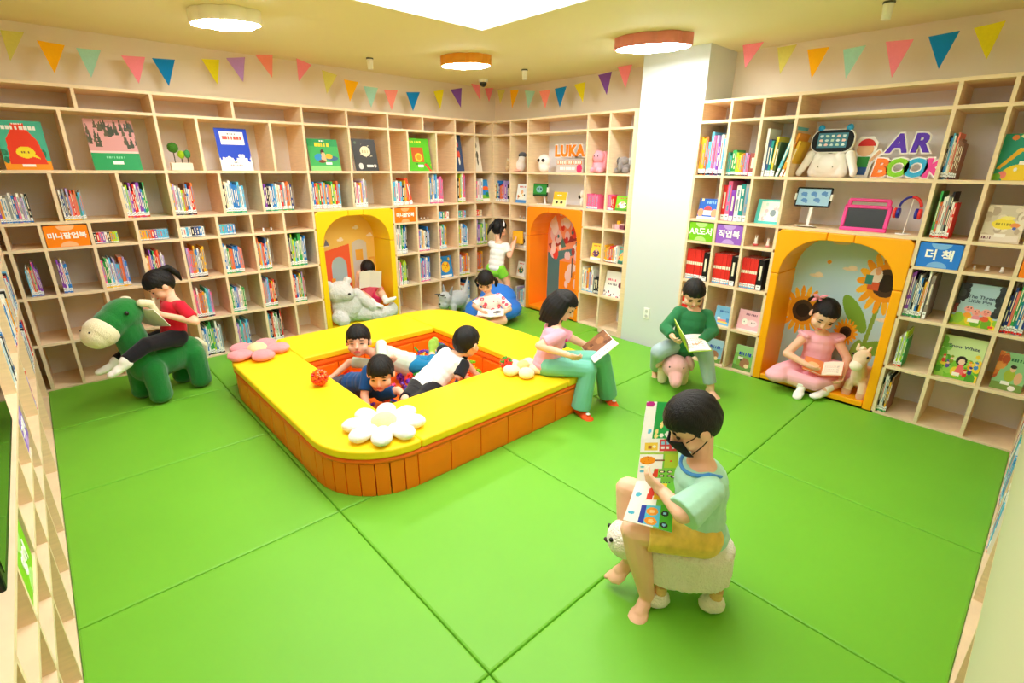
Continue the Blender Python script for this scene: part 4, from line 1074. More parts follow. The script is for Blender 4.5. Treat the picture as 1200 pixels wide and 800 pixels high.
# white sheep stool
F = Fr((1.725, 0.765, 0), 131)
t = thing('sheep_stool', 'white fluffy sheep stool under the nearest boy', 'stool', (1.725, 0.765, 0))
WOOL = plush('wool', '#f4efe6', bump=.9, bscale=120)
pr = [F.cap((-.055, 0, .125), (-.055, 0, .275), .150, .145, flat=True), F.cap((.07, 0, .125), (.07, 0, .275), .140, .135, flat=True), F.ell((.005, 0, .27), (.205, .145, .045)), F.ell((.005, 0, .13), (.20, .145, .04))]
LAST = fuzzy(blob_obj('seat', pr, WOOL, t, .009, 8), .010, .012)
pr = [F.ell((.245, 0, .25), (.085, .085, .085)), F.ell((.20, 0, .30), (.06, .075, .05))]
LAST = fuzzy(blob_obj('head', pr, WOOL, t, .007, 4), .006, .012)
for y in (1, -1):
    ell_obj('eye', F.p(.315, y * .045, .275), (.009, .009, .010), BLK, LAST)
    blob_obj('ear', [F.cap((.22, y * .06, .28), (.21, y * .092, .265), .020, .013)], WOOL, t, .006, 1)
for x, y in ((.10, .095), (.10, -.095), (-.125, .095), (-.125, -.095)):
    b = MB(); b.tube([F.p(x, y, .11), F.p(x, y, .05)], [.026, .026], n=14); b.obj('leg', t, wood_mat('stool_wood', '#e2b67e'))
    fuzzy(blob_obj('slipper', [F.ell((x + .012, y, .036), (.056, .044, .036)), F.ell((x, y, .05), (.04, .04, .03))], WOOL, t, .006, 3), .006, .012)
ell_obj('nose', F.p(.326, 0, .235), (.010, .016, .010), mat('sheep_nose', '#4a3a36', .7), LAST)

# beige pony in the sunflower niche
F = Fr((4.54, 0.80, 0.055), 165, 1.0)
t = thing('plush_horse', 'small beige plush horse beside the girl in pink dress', 'plush toy', (4.54, 0.80, 0.055))
pr = [F.ell((-.03, 0, .15), (.13, .085, .085)), F.cap((.06, 0, .18), (.09, 0, .31), .055, .045), F.ell((.12, .02, .345), (.075, .055, .055), rY(25)), F.ell((.175, .03, .31), (.055, .045, .045), rY(35))]
for x in (.06, -.11):
    for y in (.05, -.05): pr.append(F.cap((x, y, .10), (x + .01, y * 1.1, .035), .032, .032))
LAST = fuzzy(blob_obj('plush_body', pr, plush('beige', '#ead0ad'), t, .007, 4), .003, .012)
LAST = fuzzy(blob_obj('muzzle', [F.ell((.20, .03, .295), (.042, .044, .042))], plush('muzzle', '#f4ead8'), t, .005, 2), .002, .01)
for y in (.035, -.035): blob_obj('ear', [F.cap((.09, y, .39), (.075, y * 1.3, .425), .016, .008)], plush('beige', '#ead0ad'), t, .005, 1)
for y in (.075, -.032): ell_obj('eye', F.p(.150, y, .365), (.009, .009, .010), BLK, LAST)
fuzzy(blob_obj('mane', [F.cap((.03, 0, .24), (.05, 0, .36), .028, .028), F.cap((.05, 0, .36), (.10, 0, .405), .026, .022)], plush('mane', '#f3e2c8'), t, .006, 2), .006, .012)
for x in (.06,):
    for y in (.05, -.05): blob_obj('hoof', [F.cap((x + .012, y * 1.1, .032), (x + .012, y * 1.1, .012), .034, .033)], plush('hoof', '#dcae8c'), t, .005, 1)

# blue beanbag
t = thing('beanbag', 'round blue beanbag under the girl in flower print', 'beanbag', (3.78, 4.35, 0))
BX, BY = 3.80, 4.42
pr = [P_ell((BX, BY, .15), (.36, .33, .15)), P_ell((BX + .16, BY + .10, .24), (.22, .24, .17)), P_ell((BX - .12, BY - .06, .14), (.30, .28, .13))]
blob_obj('cushion_body', pr, mat('beanbag_blue', '#2f7be0', .6, spec=.25, bump=.15, bscale=8), t, .012, 10)
b = MB(); b.tube([(BX - .05 + .375 * math.cos(a), BY - .02 + .33 * math.sin(a), .13 + .02 * math.sin(a * 2)) for a in np.linspace(0, 2 * math.pi, 40)[:-1]], .004, closed=True, n=6); b.obj('seam_piping', t, mat('beanbag_seam', '#235fb8', .6))

# flower cushions on the rim
def flower(name, label, x, y, z, R, pet, n, col, ccol, rz=0, tilt=0):
    t = thing(name, label, 'cushion', (x, y, z), 'flower cushions on the pit rim')
    M = rX(tilt)
    for k in range(n):
        a = rz + 2 * math.pi * k / n; d = A3((math.cos(a), math.sin(a), 0)); sd = A3((-math.sin(a), math.cos(a), 0)); q = A3((x, y, z + .052)) + M @ (d * R * .62)
        Rm = M @ np.stack([d, sd, A3((0, 0, 1))], 1)
        fuzzy(blob_obj('petal', [P_ell(q - A3((0, 0, .014)), (R * .42, R * pet, .036), Rm), P_ell(q - A3((0, 0, .014)) + M @ (d * R * .12), (R * .28, R * pet * 1.05, .038), Rm)], plush('flower_' + col[1:], col), t, .008, 3), .004, .015)
    fuzzy(blob_obj('flower_centre', [P_ell(A3((x, y, z + .05)), (R * .33, R * .33, .05))], plush('flower_' + ccol[1:], ccol), t, .008, 2), .004, .015)
flower('flower_cushion', 'white flower cushion on the near corner of pit rim', 1.235, 2.42, .295, .235, .245, 8, '#f8f6f4', '#f3e6a2', .2)
flower('flower_cushion', 'pink flower cushion on the left corner of pit rim', 1.09, 4.21, .295, .235, .36, 5, '#f39aa4', '#f7dfa8', .9)
flower('flower_cushion', 'cream flower cushion behind the girl in pink T-shirt', 2.44, 2.50, .295, .16, .36, 5, '#f9e6c4', '#f4d58c', .4)

# interlocking gear toys
GEARC = {'red': '#e23a2a', 'orange': '#f4781c', 'yellow': '#f7cf1b', 'green': '#2aa63a', 'lime': '#7ccf2a', 'blue': '#2458c8', 'purple': '#6a2fae', 'pink': '#ee4f8c'}
GM = {}
def gear_mesh(cn):
    if cn in GM: return GM[cn]
    b = MB(); m = mat('toy_' + cn, GEARC[cn], .3, spec=.5); n = 8; v = []; f = []
    out = []
    for k in range(n * 4):
        a = 2 * math.pi * k / (n * 4); r = .030 if (k % 4) in (0, 1) else .021; out.append((r * math.cos(a), r * math.sin(a)))
    inn = [(.012 * math.cos(2 * math.pi * k / (n * 4)), .012 * math.sin(2 * math.pi * k / (n * 4))) for k in range(n * 4)]
    N = n * 4
    for z in (-.006, .006): v += [(x, y, z) for x, y in out] + [(x, y, z) for x, y in inn]
    for k in range(N):
        j = (k + 1) % N
        f += [(k, j, 2 * N + j, 2 * N + k), (N + j, N + k, 3 * N + k, 3 * N + j), (2 * N + k, 2 * N + j, 3 * N + j, 3 * N + k), (j, k, N + k, N + j)]
    b.add(v, f, m); GM[cn] = b.mesh('gear'); return GM[cn]
cl = list(GEARC)
AVOID = [(J_['pel'][0], J_['pel'][1]) for J_ in (JOINTS['mint'], JOINTS['navy'], JOINTS['white'])]
q = random.Random(21); kcount = 0
spots = []
for k in range(150):
    x = q.uniform(IX0 + .05, IX1 - .05); y = q.uniform(IY0 + .05, IY1 - .05); z = q.uniform(.03, .13) + .10 * max(0, 1 - abs(x - 2.35) / .3) * max(0, 1 - abs(y - 3.35) / .5)
    spots.append((x, y, z))
ordn = {}
for k, (x, y, z) in enumerate(spots):
    cn = cl[q.randrange(8)]; o = bpy.data.objects.new('toy_gear', gear_mesh(cn)); s_ = 1.35
    nb = min(((JOINTS[n_]['hed'][0] - x) ** 2 + (JOINTS[n_]['hed'][1] - y) ** 2, w_) for n_, w_ in (('mint', 'boy in mint'), ('navy', 'boy in navy'), ('white', 'boy in white vest')))[1]
    side = ('left' if x < 1.75 else 'middle' if x < 2.15 else 'right') + (' front' if y < 3.1 else ' centre' if y < 3.5 else ' back')
    link(o, None, '%s plastic gear piece in the %s of pit, by %s' % (cn, side, nb), 'toy', 'loose plastic gear pieces in the play pit')
    o.location = (x, y, z); o.rotation_euler = (q.uniform(-1.2, 1.2), q.uniform(-1.2, 1.2), q.uniform(0, 3)); o.scale = (s_,) * 3
def gear_cluster(x, y, z, r, cols, n, label, name='gear_model'):
    t = thing(name, label, 'toy', (x, y, z))
    qq = random.Random(int(x * 1000))
    for k in range(n):
        u = 1 - 2 * (k + .5) / n; ph = k * 2.4; d = Vector((math.sqrt(1 - u * u) * math.cos(ph), math.sqrt(1 - u * u) * math.sin(ph), u))
        o = bpy.data.objects.new('gear_piece', gear_mesh(cols[k % len(cols)])); link(o, t); o.location = Vector((x, y, z + r)) + d * r * .72; o.rotation_mode = 'QUATERNION'; o.rotation_quaternion = d.to_track_quat('Z', 'Y'); o.scale = (1.1,) * 3
gear_cluster(1.21, 3.27, .295, .062, ['orange', 'red'], 22, 'spiky orange-red ball of gear pieces on the yellow rim')
gear_cluster(2.38, 2.62, .30, .05, ['green', 'green', 'red', 'green', 'red'], 14, 'red and green gear model on the pit inner edge')
gear_cluster(2.46, 3.62, .10, .07, ['purple', 'blue', 'green', 'purple'], 18, 'purple gear model in the far corner of the pit')

# ================================================================ BOOKS IN HANDS
PW = mat('paper', '#f4f1ea', .8)
def mid(*k): return sum(A3(v) for v in k) / len(k)
J = JOINTS['rider']; c_ = mid(J['l', 'wr'], J['r', 'wr']) + A3((-.05, -.02, -.02))
open_book('open_book', 'open white picture book held by girl in red', lookm(c_ + A3((0, 0, -.06)), (.72, .42, .55), (-.5, -.3, .8)) , .14, .18, page(), page(seed=9, pics=[('ell', .5, .6, .25, .2, '#8fb7a0')]), mat('cover_white', '#f3f1ec', .5), bend=.15)
J = JOINTS['niche']; c_ = mid(J['l', 'wr'], J['r', 'wr'])
open_book('open_book', 'open book hiding the face of the niche reader', lookm(c_ + A3((0.0, -.03, -.07)), (.25, .95, .15), (0, -.2, 1)), .13, .19, page(), page(), mat('cover_beige', '#e8e2d6', .5), bend=-.35)
b_ = Canvas(24, 32, '#dcd6c8'); b_.ell(.5, .5, .38, .3, '#5b6470'); b_.ell(.5, .55, .2, .16, '#cfd6d4'); b_.rect(.1, .05, .9, .2, '#7b5a4a')
J = JOINTS['bean']; c_ = mid(J['l', 'wr'], J['r', 'wr'])
open_book('open_book', 'open picture book on the lap of beanbag girl', lookm(c_ + A3((-.06, -.06, -.03)), (-.12, -.15, 1), (.6, .65, .1)), .14, .16, page(pics=[('ell', .4, .5, .25, .15, '#c8695a')]), page(pics=[('ell', .5, .5, .3, .2, '#6e6f74')]), PW, bend=.15)
J = JOINTS['tee']; c_ = mid(J['l', 'wr'], J['r', 'wr'])
open_book('open_book', 'open hardback held by girl in pink T-shirt', lookm(c_ + A3((.045, -.075, -.045)), (-.55, .35, .8), (.75, -.5, .5)), .16, .21, page(bg='#8a5a3a', lines=0, pics=[('spots', 10, ['#6b4028', '#a8744a'], (.08, .2))]), page(bg='#efe9f4'), mat('cover_white', '#f3f1ec', .5), bend=.2)
J = JOINTS['pigboy']; c_ = mid(J['l', 'wr'], J['r', 'wr'])
open_book('open_book', 'open lime-covered book on the lap of boy in green', lookm(c_ + A3((-.13, -.10, -.05)), (-.15, -.15, 1), (.68, .72, .1)), .17, .24, page(), page(seed=8), mat('cover_lime', '#b9dd2a', .5), bend=.10, bend_l=1.15)
J = JOINTS['dress']; c_ = mid(J['l', 'wr'], J['r', 'wr'])
open_book('open_book', 'open orange picture book held by girl in pink dress', lookm(c_ + A3((-.05, .0, -.03)), (-.35, -.05, .95), (.9, .2, .3)), .14, .17, page(bg='#e98a52', lines=0, pics=[('ell', .5, .5, .3, .2, '#f2c28c')]), page(bg='#f2e3d0'), mat('cover_orange', '#e5733a', .5), bend=.25)
J = JOINTS['stand']; c_ = A3(J['r', 'wr']) * .5 + A3(J['l', 'wr']) * .5
t = thing('picture_book', 'book with yellow cover held by the standing girl', 'book', tuple(c_))
b = MB(); b.box((-.01, -.07, 0), (.01, .07, .16), mat('cover_yellow', '#f0b428', .5), Matrix.Translation(Vector(c_) + Vector((.07, 0, -.02))) @ Matrix.Rotation(.4, 4, 'Z')); b.obj('cover', t)
b = MB(); b.box((-.008, -.068, .002), (.008, .072, .158), PW, Matrix.Translation(Vector(c_) + Vector((.07, 0, -.0195))) @ Matrix.Rotation(.4, 4, 'Z')); b.obj('pages', t)
# the long fold-out board book of the nearest boy: stacked colourful panels
def panel(seed, bg, kind):
    c = Canvas(44, 36, '#fbfaf6'); q = random.Random(seed)
    c.rect(.62, 0, 1, 1, bg)
    if kind == 0:
        c.rect(.30, 0, 1, 1, '#28a64c'); c.spots(13, ['#fbf8ee', '#f4e08a'], (.045, .06), (.35, .05, .98, .95), seed); c.ell(.12, .93, .12, .08, '#c22a8e'); c.ell(.2, .2, .05, .06, '#5fbde0')
    elif kind == 1:
        c.rect(.50, .2, .95, .95, '#e24a4a'); c.rect(.12, .25, .46, .75, '#f5cf4a'); 
        for a in range(3):
            for b__ in range(2): c.rect(.55 + a * .13, .32 + b__ * .3, .63 + a * .13, .5 + b__ * .3, '#8fd0ea' if b__ else '#f2f2f2')
        c.rect(.2, .35, .3, .55, '#b5683a'); c.ell(.37, .5, .05, .08, '#f8f2d8'); c.rect(0, 0, 1, .1, '#a6d23c')
    elif kind == 2:
        c.ell(.22, .55, .20, .30, '#f39a1e'); c.spots(10, ['#d0621a'], (.015, .025), (.08, .3, .36, .8), seed); c.rect(.42, .5, .66, .62, '#7a4a2c'); c.rect(.66, 0, 1, 1, '#b5d63a'); c.ell(.82, .5, .03, .05, '#e2502a'); c.ell(.1, .08, .06, .05, '#5fc4d8')
    elif kind == 3:
        c.rect(.40, .25, .98, .95, '#7fcf48'); c.poly([(.36, .3), (.52, .3), (.52, .95), (.44, .95)], '#e2402e')
        for a in range(2):
            for b__ in range(2): c.ell(.62 + a * .2, .42 + b__ * .3, .075, .1, '#2a2a2a'); c.ell(.62 + a * .2, .42 + b__ * .3, .045, .06, '#f2e6c8')
        c.ell(.93, .35, .07, .1, '#2a2a2a'); c.ell(.93, .35, .03, .045, '#e8e8e8'); c.ell(.1, .75, .06, .08, '#4fb8d8')
    elif kind == 4:
        c.poly([(.35, .2), (.5, .2), (.55, .9), (.42, .9)], '#e2402e'); c.rect(.52, .2, .8, .9, '#f7c42a'); c.ell(.66, .5, .09, .16, '#e83a8c'); c.rect(.8, 0, 1, 1, '#6fc83a'); c.ell(.9, .3, .08, .11, '#2a2a2a'); c.ell(.9, .3, .035, .05, '#9fd8e8'); c.ell(.15, .4, .07, .1, '#4fb8d8'); c.bars(.3, .92, .9, .97, 8, '#4a4a4a')
    else:
        c.rect(.30, .05, .40, .95, '#2f45b0'); c.rect(.40, .05, .72, .95, '#58c4e6'); c.ell(.55, .68, .13, .18, '#f29a2e'); c.ell(.55, .25, .13, .18, '#f29a2e'); c.ell(.55, .68, .06, .08, '#f8d08a'); c.ell(.55, .25, .06, .08, '#f8d08a'); c.rect(.72, 0, 1, 1, '#4fb52e'); c.ell(.83, .65, .08, .11, '#2a2a2a'); c.ell(.83, .65, .04, .05, '#8fd0ea'); c.ell(.83, .2, .08, .11, '#2a2a2a'); c.ell(.83, .2, .04, .05, '#8fd0ea'); c.ell(.12, .5, .07, .1, '#4fb8d8')
    return c
J = JOINTS['front']
t = thing('fold_out_book', 'long fold-out board book with bright pictures held by nearest boy', 'book', (1.55, 0.88, 0.40))
STRIP = [
    ((1.679, 0.990, 0.849), (1.751, 0.871, 0.861)),
    ((1.612, 0.959, 0.713), (1.693, 0.838, 0.738)),
    ((1.592, 0.944, 0.657), (1.673, 0.822, 0.680)),
    ((1.571, 0.933, 0.607), (1.654, 0.809, 0.631)),
    ((1.551, 0.922, 0.561), (1.633, 0.798, 0.583)),
    ((1.478, 0.902, 0.499), (1.573, 0.766, 0.519)),
    ((1.425, 0.889, 0.458), (1.518, 0.731, 0.443)),
]
for k in range(6):
    (a0, b0), (a1, b1) = STRIP[k], STRIP[k + 1]
    a0, b0, a1, b1 = map(A3, (a0, b0, a1, b1))
    cv = panel(30 + k, '#7cc84a', k); me = cv.mesh('page_panel', 1, 1)
    co = np.empty(len(me.vertices) * 3); me.vertices.foreach_get('co', co); co = co.reshape(-1, 3)
    u, v_ = co[:, :1], co[:, 2:3]; nrm = U3(np.cross(b1 - a1, a0 - a1)); nrm = nrm if nrm @ (A3((0, 0, 1.75)) - a1) > 0 else -nrm
    new = (a1 * (1 - u) + b1 * u) * (1 - v_) + (a0 * (1 - u) + b0 * u) * v_ + nrm * .004
    me.vertices.foreach_set('co', new.ravel()); me.update(); mesh_obj('page_panel', me, t)
    b = MB(); q_ = [a1, b1, b0, a0]; b.add([p for p in q_] + [p - nrm * .004 for p in q_], [(0, 1, 2, 3), (7, 6, 5, 4), (0, 4, 5, 1), (1, 5, 6, 2), (2, 6, 7, 3), (3, 7, 4, 0)]); b.obj('board_panel', t, PW)


# ================================================================ THINGS ON THE SHELVES
WALLN = {'A': 'long left bookcase', 'B': 'far corner bookcase', 'C': 'right-hand bookcase', 'D': 'near left bookcase', 'E': 'near right cabinet'}
def place(w, u, d, z, lean=0.0, turn=0.0): return wm(w, u, d, z, lean) @ Matrix.Rotation(turn, 4, 'Z')

# ---- signs standing in shelf cells
def sign(w, ua, ub, z, H, col, pale, txt, label, size=.052):
    s = 1 if ub > ua else -1; W = abs(ub - ua) - .03
    M = place(w, ua + s * .015, .006, z + .011); t = thing_m('shelf_sign', label, 'sign', M, 'coloured shelf signs')
    b = MB(); b.prism(rrect(0, W, 0, H, .012, 3), 0, .008, None, Matrix.Rotation(math.pi / 2, 4, 'X') @ Matrix.Translation((0, 0, -.008))); sb = b.obj('sign_board', t, mat('sign_' + col[1:], col, .45), bevel=.0015)
    for y0, sg in ((0.004, 1), (H - .004, -1)):
        pts = [(W / 2 + .055 * math.cos(a), y0 + sg * .038 * math.sin(a)) for a in np.linspace(0, math.pi, 13)]
        b = MB(); b.prism(pts, 0, .0012, None, Matrix.Rotation(math.pi / 2, 4, 'X')); b.obj('sign_emblem', sb, mat('signp_' + pale[1:], pale, .5))
    me = text_mesh(txt, size, .001, bold=size * .03); o = mesh_obj('lettering', me, sb, mat('letter_white', '#ffffff', .5)); o.matrix_basis = Matrix.Translation((W / 2, -.0015, H / 2)) @ Matrix.Rotation(math.pi / 2, 4, 'X')
sign('A', 0.0, .295, 1.12, .165, '#ff8a0c', '#ffc08c', '미니팝업북', 'orange shelf sign at the far left of long bookcase')
sign('A', 3.03, 3.34, 1.12, .165, '#ff7d12', '#ffb27a', '미니팝업북', 'orange shelf sign right of the yellow niche')
sign('C', 2.37, 2.11, 1.12, .165, '#7ac81e', '#b9e68a', 'AR도서', 'green AR shelf sign beside the white column', .07)
sign('C', 2.11, 1.85, 1.12, .165, '#9a63d2', '#c5a2ea', '직업북', 'purple shelf sign above the red book sets', .07)
sign('C', .66, .40, 1.12, .165, '#2b80ea', '#7db6f6', '더 책', 'blue shelf sign right of the sunflower niche', .075)
sign('C', .14, -.13, 1.12, .165, '#ff8a1c', '#ffc08c', '북', 'orange shelf sign at the far right picture edge', .06)
sign('D', 2.72, 3.03, .56, .165, '#8f6ad6', '#c5a2ea', '그림책', 'purple shelf sign on near left bookcase', .06)
sign('D', 1.67, 1.98, .56, .165, '#86d01e', '#b9e68a', '영어', 'lime shelf sign on near left bookcase below black screen', .07)

# ---- upright books
BC = {'w': ('white', '#eeecea'), 'k': ('black', '#23232b'), 'r': ('red', '#e0322c'), 'o': ('orange', '#f58a1e'), 'y': ('yellow', '#f4cf2c'), 'g': ('green', '#3aa858'), 'l': ('lime', '#9ad43a'), 't': ('teal', '#1f8f8f'),
      'c': ('sky blue', '#62c0ea'), 'b': ('blue', '#2f7fd0'), 'n': ('navy', '#2c3f86'), 'p': ('pink', '#f06a9c'), 'v': ('purple', '#8a46b8'), 'i': ('lilac', '#b9a2dc'), 'e': ('cream', '#efe0bd'), 'm': ('grey', '#9aa0a4'),
      'd': ('brown', '#8a5a44'), 'a': ('aqua', '#4fc4c0'), 's': ('salmon', '#f4826e')}
PAPER = mat('paper', '#f4f1ea', .8); LABW = mat('call_label', '#f2f6f8', .6)
BOOKM = {}
def book_geo(b, cov, band, ttl, var, M=None):
    """unit book: spine at y=0, thickness x, height z"""
    t = .07
    b.box((0, 0, 0), (t, 1, 1), cov, M); b.box((1 - t, 0, 0), (1, 1, 1), cov, M); b.box((t, 0, 0), (1 - t, .02, 1), cov, M); b.box((t, .02, .012), (1 - t, .975, .985), PAPER, M)
    e = -.004
    b.box((.04, e, .06), (.96, 0, .17), LABW, M); b.box((.04, e, .012), (.96, 0, .058), band, M)
    b.box((.25, e * .6, .10), (.75, e * 1.3, .125), MATS['print_grey'], M)
    for z0, z1 in ((.30, .62), (.70, .88)) if var == 0 else ((.34, .80),) if var == 1 else ((.50, .60),) if var == 3 else ((.26, .40), (.48, .90)):
        b.box((.30 if var < 3 else .06, e, z0), (.70 if var < 3 else .94, 0, z1), ttl, M)
mat('print_grey', '#8d9196', .7)
def book_mesh(c, band, var):
    k = (c, band, var)
    if k not in BOOKM:
        b = MB(); dark = c in 'kbnvtdrg'
        ttl = mat('spine_title_light', '#f4ead2', .6) if dark else mat('spine_title_%d' % var, ['#8d97a4', '#d87a70', '#6a9cc0', '#5a6472'][var], .6)
        book_geo(b, mat('cover_' + BC[c][0].replace(' ', '_'), BC[c][1], .45), mat('band_' + band, BC[band][1], .5), ttl, var); BOOKM[k] = b.mesh('book')
    return BOOKM[k]
BOOKS = [
    ('A', 3, -0.198, -0.018, 0.209, 'vywwmwbpwiwk', 'b'),
    ('A', 3, 0.163, 0.297, 0.226, 'wnmdisrsoacm', 'y'),
    ('A', 3, 0.553, 0.718, 0.265, 'ewlivrrwvvbgg', 'r'),
    ('A', 3, 0.899, 1.069, 0.267, 'yiwmwlodbwro', 'k'),
    ('A', 3, 1.301, 1.484, 0.27, 'kewwbbbcwc', 'g'),
    ('A', 3, 1.624, 1.924, 0.265, 'nvkkwbbcwewrmwooen', 'g'),
    ('A*', 3, 2.116, 2.429, 0.268, 'wbrygrcybsyglroc', 'w'),
    ('A*', 3, 2.577, 2.738, 0.281, 'kwpwyiwm', 'w'),
    ('A*', 4, 0.297, 0.467, 0.091, 'krpvwkyll', 'k'),
    ('A*', 4, 0.601, 0.82, 0.088, 'yyyorvcccc', 'k'),
    ('A*', 4, 0.906, 1.099, 0.09, 'wwcwknnbw', 'k'),
    ('A*', 4, 1.207, 1.357, 0.094, 'cacbcb', 'k'),
    ('A', 5, -0.154, -0.082, 0.25, 'cwwosgpvvv', 'b'),
    ('A', 5, 0.038, 0.094, 0.263, 'vvwbb', 'b'),
    ('A', 5, 0.304, 0.48, 0.234, 'pggwcwiccooib', 'y'),
    ('A', 5, 0.558, 0.749, 0.272, 'eypvbgrroiwi', 'k'),
    ('A', 5, 0.922, 1.065, 0.293, 'ipooybwdyy', 'k'),
    ('A', 5, 1.22, 1.383, 0.281, 'bwgoobbbss', 'g'),
    ('A', 5, 1.512, 1.639, 0.29, 'toycorbbyw', 'g'),
    ('A', 5, 1.819, 1.993, 0.314, 'mkllcgwggebb', 'g'),
    ('A', 6, 0.915, 1.061, 0.27, 'ppwoooywacip', 'k'),
    ('A', 6, 1.211, 1.347, 0.26, 'ggwbbiwwegg', 'g'),
    ('A', 6, 1.514, 1.644, 0.286, 'smmicrryrk', 'g'),
    ('A', 6, 1.82, 1.943, 0.308, 'rrnbwogyggiok', 'g'),
    ('A*', 7, 0.92, 1.085, 0.306, 'wbwgglbwwm', 'k'),
    ('A*', 7, 1.174, 1.336, 0.275, 'vitacoccn', 'w'),
    ('A*', 7, 1.485, 1.652, 0.314, 'lcnkorwwgwmkkr', 'w'),
    ('A*', 3, 3.039, 3.288, 0.268, 'acwpckyos', 'w'),
    ('A*', 3, 3.541, 3.755, 0.332, 'lbywbcwppp', 'p'),
    ('A*', 3, 3.979, 4.102, 0.331, 'kylwpp', 'l'),
    ('A*', 3, 4.271, 4.387, 0.278, 'pwiw', 'l'),
    ('A*', 4, 3.669, 3.825, 0.092, 'cbgrw', 'k'),
    ('A*', 4, 3.959, 4.097, 0.089, 'cagpc', 'k'),
    ('A*', 4, 4.267, 4.369, 0.087, 'rrye', 'k'),
    ('A*', 5, 3.064, 3.203, 0.339, 'wwmwggbbk', 'w'),
    ('A*', 5, 3.361, 3.523, 0.299, 'pbwyewkbb', 'p'),
    ('A*', 5, 3.665, 3.784, 0.291, 'kpwgcyy', 'c'),
    ('A*', 5, 3.975, 4.13, 0.281, 'lywwbbcw', 'l'),
    ('A*', 5, 4.275, 4.455, 0.328, 'ivilgwml', 'l'),
    ('A*', 6, 3.071, 3.189, 0.286, 'wpwglllk', 'w'),
    ('A*', 6, 3.351, 3.515, 0.284, 'acpbiwib', 'p'),
    ('A*', 6, 3.963, 4.149, 0.273, 'viwyooye', 'l'),
    ('A*', 6, 4.283, 4.374, 0.28, 'oooy', 'l'),
    ('A*', 7, 3.983, 4.143, 0.28, 'wwoomwb', 'l'),
    ('B*', 3, 5.257, 4.987, 0.248, 'rgbnoorivik', 'w'),
    ('B*', 3, 3.718, 3.538, 0.15, 'ppppppppp', 'c'),
    ('B*', 3, 3.422, 3.332, 0.152, 'pppprr', 'c'),
    ('B*', 5, 4.913, 4.814, 0.188, 'yyow', 'w'),
    ('B*', 5, 3.407, 3.235, 0.184, 'yyyoroyww', 'k'),
    ('B*', 6, 3.7, 3.536, 0.285, 'wewoyiww', 'c'),
    ('B*', 6, 3.522, 3.437, 0.217, 'kkk', 'k'),
    ('B*', 7, 4.886, 4.668, 0.218, 'mwwimwcw', 'w'),
    ('C', 2, 2.366, 2.128, 0.332, 'yyoccpivwc', 'k'),
    ('C', 2, 2.106, 1.915, 0.197, 'aaggllyoip', 'k'),
    ('C', 3, 2.1, 1.84, 0.313, 'rpvwtm', 'w'),
    ('C', 2, 0.649, 0.566, 0.274, 'kbcwesdddd', 'k'),
    ('C', 3, 0.614, 0.516, 0.285, 'gowwmkwr', 'r'),
    ('C', 5, 2.356, 2.194, 0.279, 'rrrrrrrr', 'c'),
    ('C', 5, 2.09, 1.933, 0.271, 'rrrrrrrr', 'c'),
    ('C', 5, 1.835, 1.697, 0.265, 'rrrrrrrr', 'c'),
    ('C', 5, 0.65, 0.541, 0.318, 'vvmkwbkyw', 'g'),
    ('C', 5, 0.125, 0.02, 0.305, 'nnsgtbwn', 'r'),
    ('C', 6, 0.62, 0.571, 0.266, 'wlwlg', 'r'),
    ('C', 6, 2.355, 2.275, 0.261, 'rrr', 'w'),
    ('C', 7, 0.658, 0.586, 0.288, 'kwwkyd', 'g'),
]
CELLDIV = {'A': {3: [-.21, .14, .55, .89, 1.29, 1.635, 2.10, 2.56, 3.03], 4: [-.2] + lo_a, 5: [-.2] + lo_a, 6: [-.2] + lo_a, 7: [-.2] + lo_a}, 'C': [2.37, 2.11, 1.85, 1.59, .66, .40, .14]}
STUFF = MB(); q = random.Random(77)
D_BOOKS = [('D*', 4, 3.78, 4.08, .25, 'wroyckwbgo', 'y'), ('D*', 4, 4.50, 4.85, .25, 'wycbwrkkgw', 'w'), ('D*', 4, 3.10, 3.40, .25, 'ywrcbokwgy', 'o'),
           ('D*', 5, 3.08, 3.36, .24, 'cbwwkbnw', 'w'), ('D*', 5, 3.78, 4.05, .26, 'ykwbrww', 'r'), ('D*', 5, 4.12, 4.36, .24, 'wwryckwb', 'r'), ('D*', 5, 4.48, 4.74, .25, 'ycwrbwg', 'y'), ('D*', 5, 4.82, 5.10, .25, 'wrbkcnw', 'w'),
           ('D*', 6, 3.78, 3.95, .25, 'pirw', 'r'), ('D*', 6, 4.48, 4.76, .26, 'krmwiwnb', 'w'), ('D*', 6, 4.83, 5.05, .26, 'wkbnwr', 'r'), ('D*', 6, 1.0, 1.25, .15, 'wmwiwmw', 'r')]
E_BOOKS = [('E*', 7, 4.30, 3.98, .30, 'wrwkwrwmwkwr', 'r'), ('E*', 7, 3.92, 3.45, .30, 'accawcbcac', 'r'), ('E*', 7, 3.27, 3.0, .28, 'wwmwcw', 'r')]
